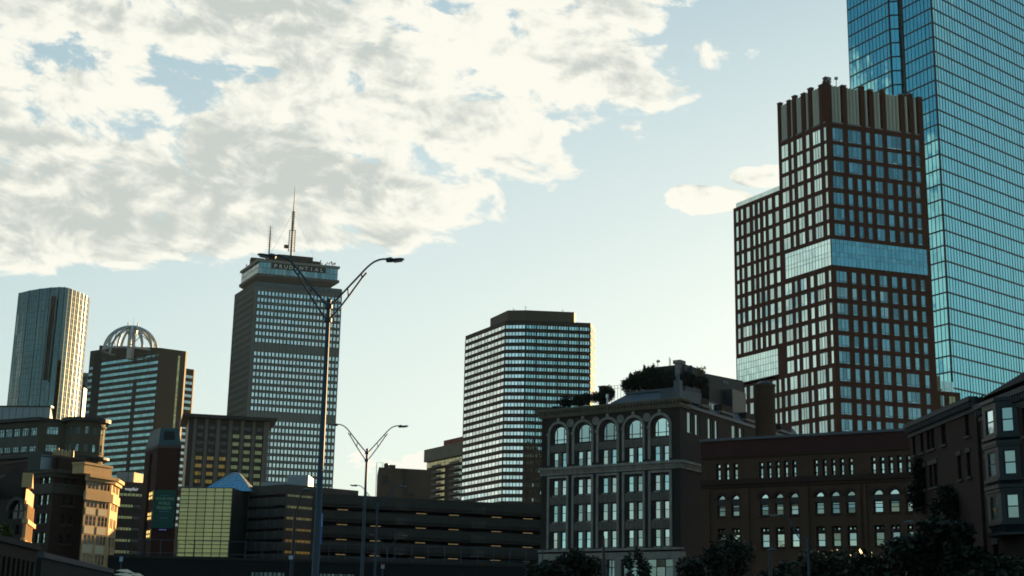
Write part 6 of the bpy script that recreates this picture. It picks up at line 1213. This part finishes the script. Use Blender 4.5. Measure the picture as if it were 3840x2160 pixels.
def greenery(name, label, cat, blobs_px, fr, n, cnt, size, seed, m=M_LEAF, th=1.3, z0=None):
    rng = random.Random(seed); bl = []
    for (X0, X1, Y0, Y1, nn, S_) in blobs_px:
        u0, z1 = fr.uz(*S_(X0, Y0), nn); u1, z2 = fr.uz(*S_(X1, Y1), nn); k = max(1, int((u1 - u0) / max(.6, (z1 - z2)))); 
        for i in range(k): c = fr.P(u0 + (u1 - u0) * (i + .5) / k, (z1 + z2) / 2, nn); bl.append((c, ((u1 - u0) / k * .52, (u1 - u0) / k * .62 if th is None else th, (z1 - z2) / 2)))
    t = thing(name, label, cat, (*cen([b[0] for b in bl])[:2], z0 if z0 is not None else min(b[0][2] - b[1][2] for b in bl))); l = MB(); leaves(l, bl, cnt, size, rng); l.build('foliage', m, t); s = MB()
    for b in bl[::2]: s.tube([(b[0][0], b[0][1], t.o.location[2]), b[0]], [.06, .03], 5)
    s.build('stem', M_BARK, t); return t
greenery('roof_hedge', 'clipped dark hedge along the roof edge of the arched warehouse', 'hedge', [(285, 560, 545, 650, -2.0, W1), (520, 735, 505, 610, -2.2, W1), (195, 330, 650, 710, -.6, W1)], wf, 0, 5000, .16, 21, M_LEAF3, .8, wz)
greenery('topiary_bush', 'round dark bush beside the small roof shed of the arched warehouse', 'bush', [(745, 875, 428, 600, -3.0, W1)], wf, 0, 2500, .15, 22, M_LEAF3, .8, wz)
greenery('roof_garden_shrub', 'tall dense evergreen roof garden thicket above the slate roof', 'shrubs', [(965, 1130, 345, 500, -5, W1), (1060, 1250, 270, 480, -5.5, W1), (1180, 1340, 225, 470, -6, W1), (1290, 1450, 232, 470, -6, W1), (1400, 1540, 262, 450, -5.5, W1), (1040, 1075, 285, 380, -6, W1), (1195, 1215, 195, 300, -6.5, W1), (1290, 1315, 190, 260, -7, W1)], wf, 0, 13000, .18, 23, M_LEAF3, 1.4, wz)
greenery('roof_garden_shrub', 'lower dark shrubs spreading right of the roof chimney', 'shrubs', [(1590, 1760, 280, 440, -6, W1), (1740, 1900, 330, 440, -6, W1)], wf, 0, 5000, .17, 24, M_LEAF3, 1.4, wz)
greenery('roof_sapling', 'sparse leafy sapling sticking up from the roof garden', 'sapling', [(1775, 1880, 210, 300, -6, W1)], wf, 0, 90, .20, 25, M_LEAF2, .6, wz + 3)
greenery('ivy_creeper', 'dark ivy climbing the far corner of the overgrown row house', 'ivy', [(445, 500, 600, 800, .22, W4), (440, 520, 760, 1000, .25, W4), (600, 760, 880, 1050, .3, W4), (650, 720, 800, 920, .25, W4)], ROWF, 0, 6000, .13, 26, M_LEAF, .25, 0)
for X0, X1, Y0, lab in ((712, 770, 428, 'small stone roof shed on the arched warehouse beside the round bush'),):
    u0, zt = wf.uz(*W1(X0, Y0), -4); u1 = wf.uz(*W1(X1, Y0), -4)[0]; s = thing('roof_shed', lab, 'shed', (*wf.P(u0, 0, -4)[:2], wz)); m = MB(); m.box(wf, u0, u1, wz + .01, zt - .2, -5, -4); m.build('wall', mat('dark_stone_coping', (0.030, 0.026, 0.024)), s); m = MB(); m.box(wf, u0 - .1, u1 + .1, zt - .199, zt, -5.1, -3.9); m.build('coping', M_LINT, s)
s = thing('roof_railing', 'thin roof terrace railing between the bush and the evergreen thicket', 'railing', (*wf.P(wf.u(*W1(920, 480)), 0, -4)[:2], wz)); m = MB()
u0, zt = wf.uz(*W1(850, 428), -4); u1 = wf.uz(*W1(985, 422), -4)[0]
for k in range(5): m.tube([wf.P(u0 + (u1 - u0) * k / 4, wz, -4), wf.P(u0 + (u1 - u0) * k / 4, zt, -4)], .035, 4)
for h in (0, .45): m.tube([wf.P(u0, zt - h, -4), wf.P(u1, zt - h, -4)], .03, 4)
m.build('rail_frame', M_FRAME_D, s)
s = thing('roof_cowl', 'white metal chimney cowl above the cornice of the arched warehouse', 'cowl', (*wf.P(wf.u(*W1(805, 580)), 0, -.9)[:2], wz)); u, zt = wf.uz(*W1(805, 515), -.9); m = MB(); m.tube([wf.P(u, wz, -.9), wf.P(u, zt - .5, -.9)], .13, 8); m.tube([wf.P(u, zt - .6, -.9), wf.P(u, zt - .15, -.9), wf.P(u, zt, -.9)], [.24, .24, .12], 8); m.build('pipe', mat('galvanised_steel', (0.45, 0.50, 0.50), .35, .1, 2, metal=.7), s)

# ---------------------------------------------------------------- thin city haze
hz = bpy.data.materials.new('thin_haze'); hz.use_nodes = True; N = NT(hz.node_tree)
pv = N.n('ShaderNodeVolumePrincipled', ins={'Color': (0.62, 0.86, 1.0, 1), 'Density': 0.000018, 'Anisotropy': 0.0}); N.n('ShaderNodeOutputMaterial', ins={'Volume': pv.outputs[0]})
m = MB(); m.prism([(-900, -120), (900, -120), (900, 1400), (-900, 1400)], -1.0, 330.0); tag(m.build('haze', hz), kind='stuff')
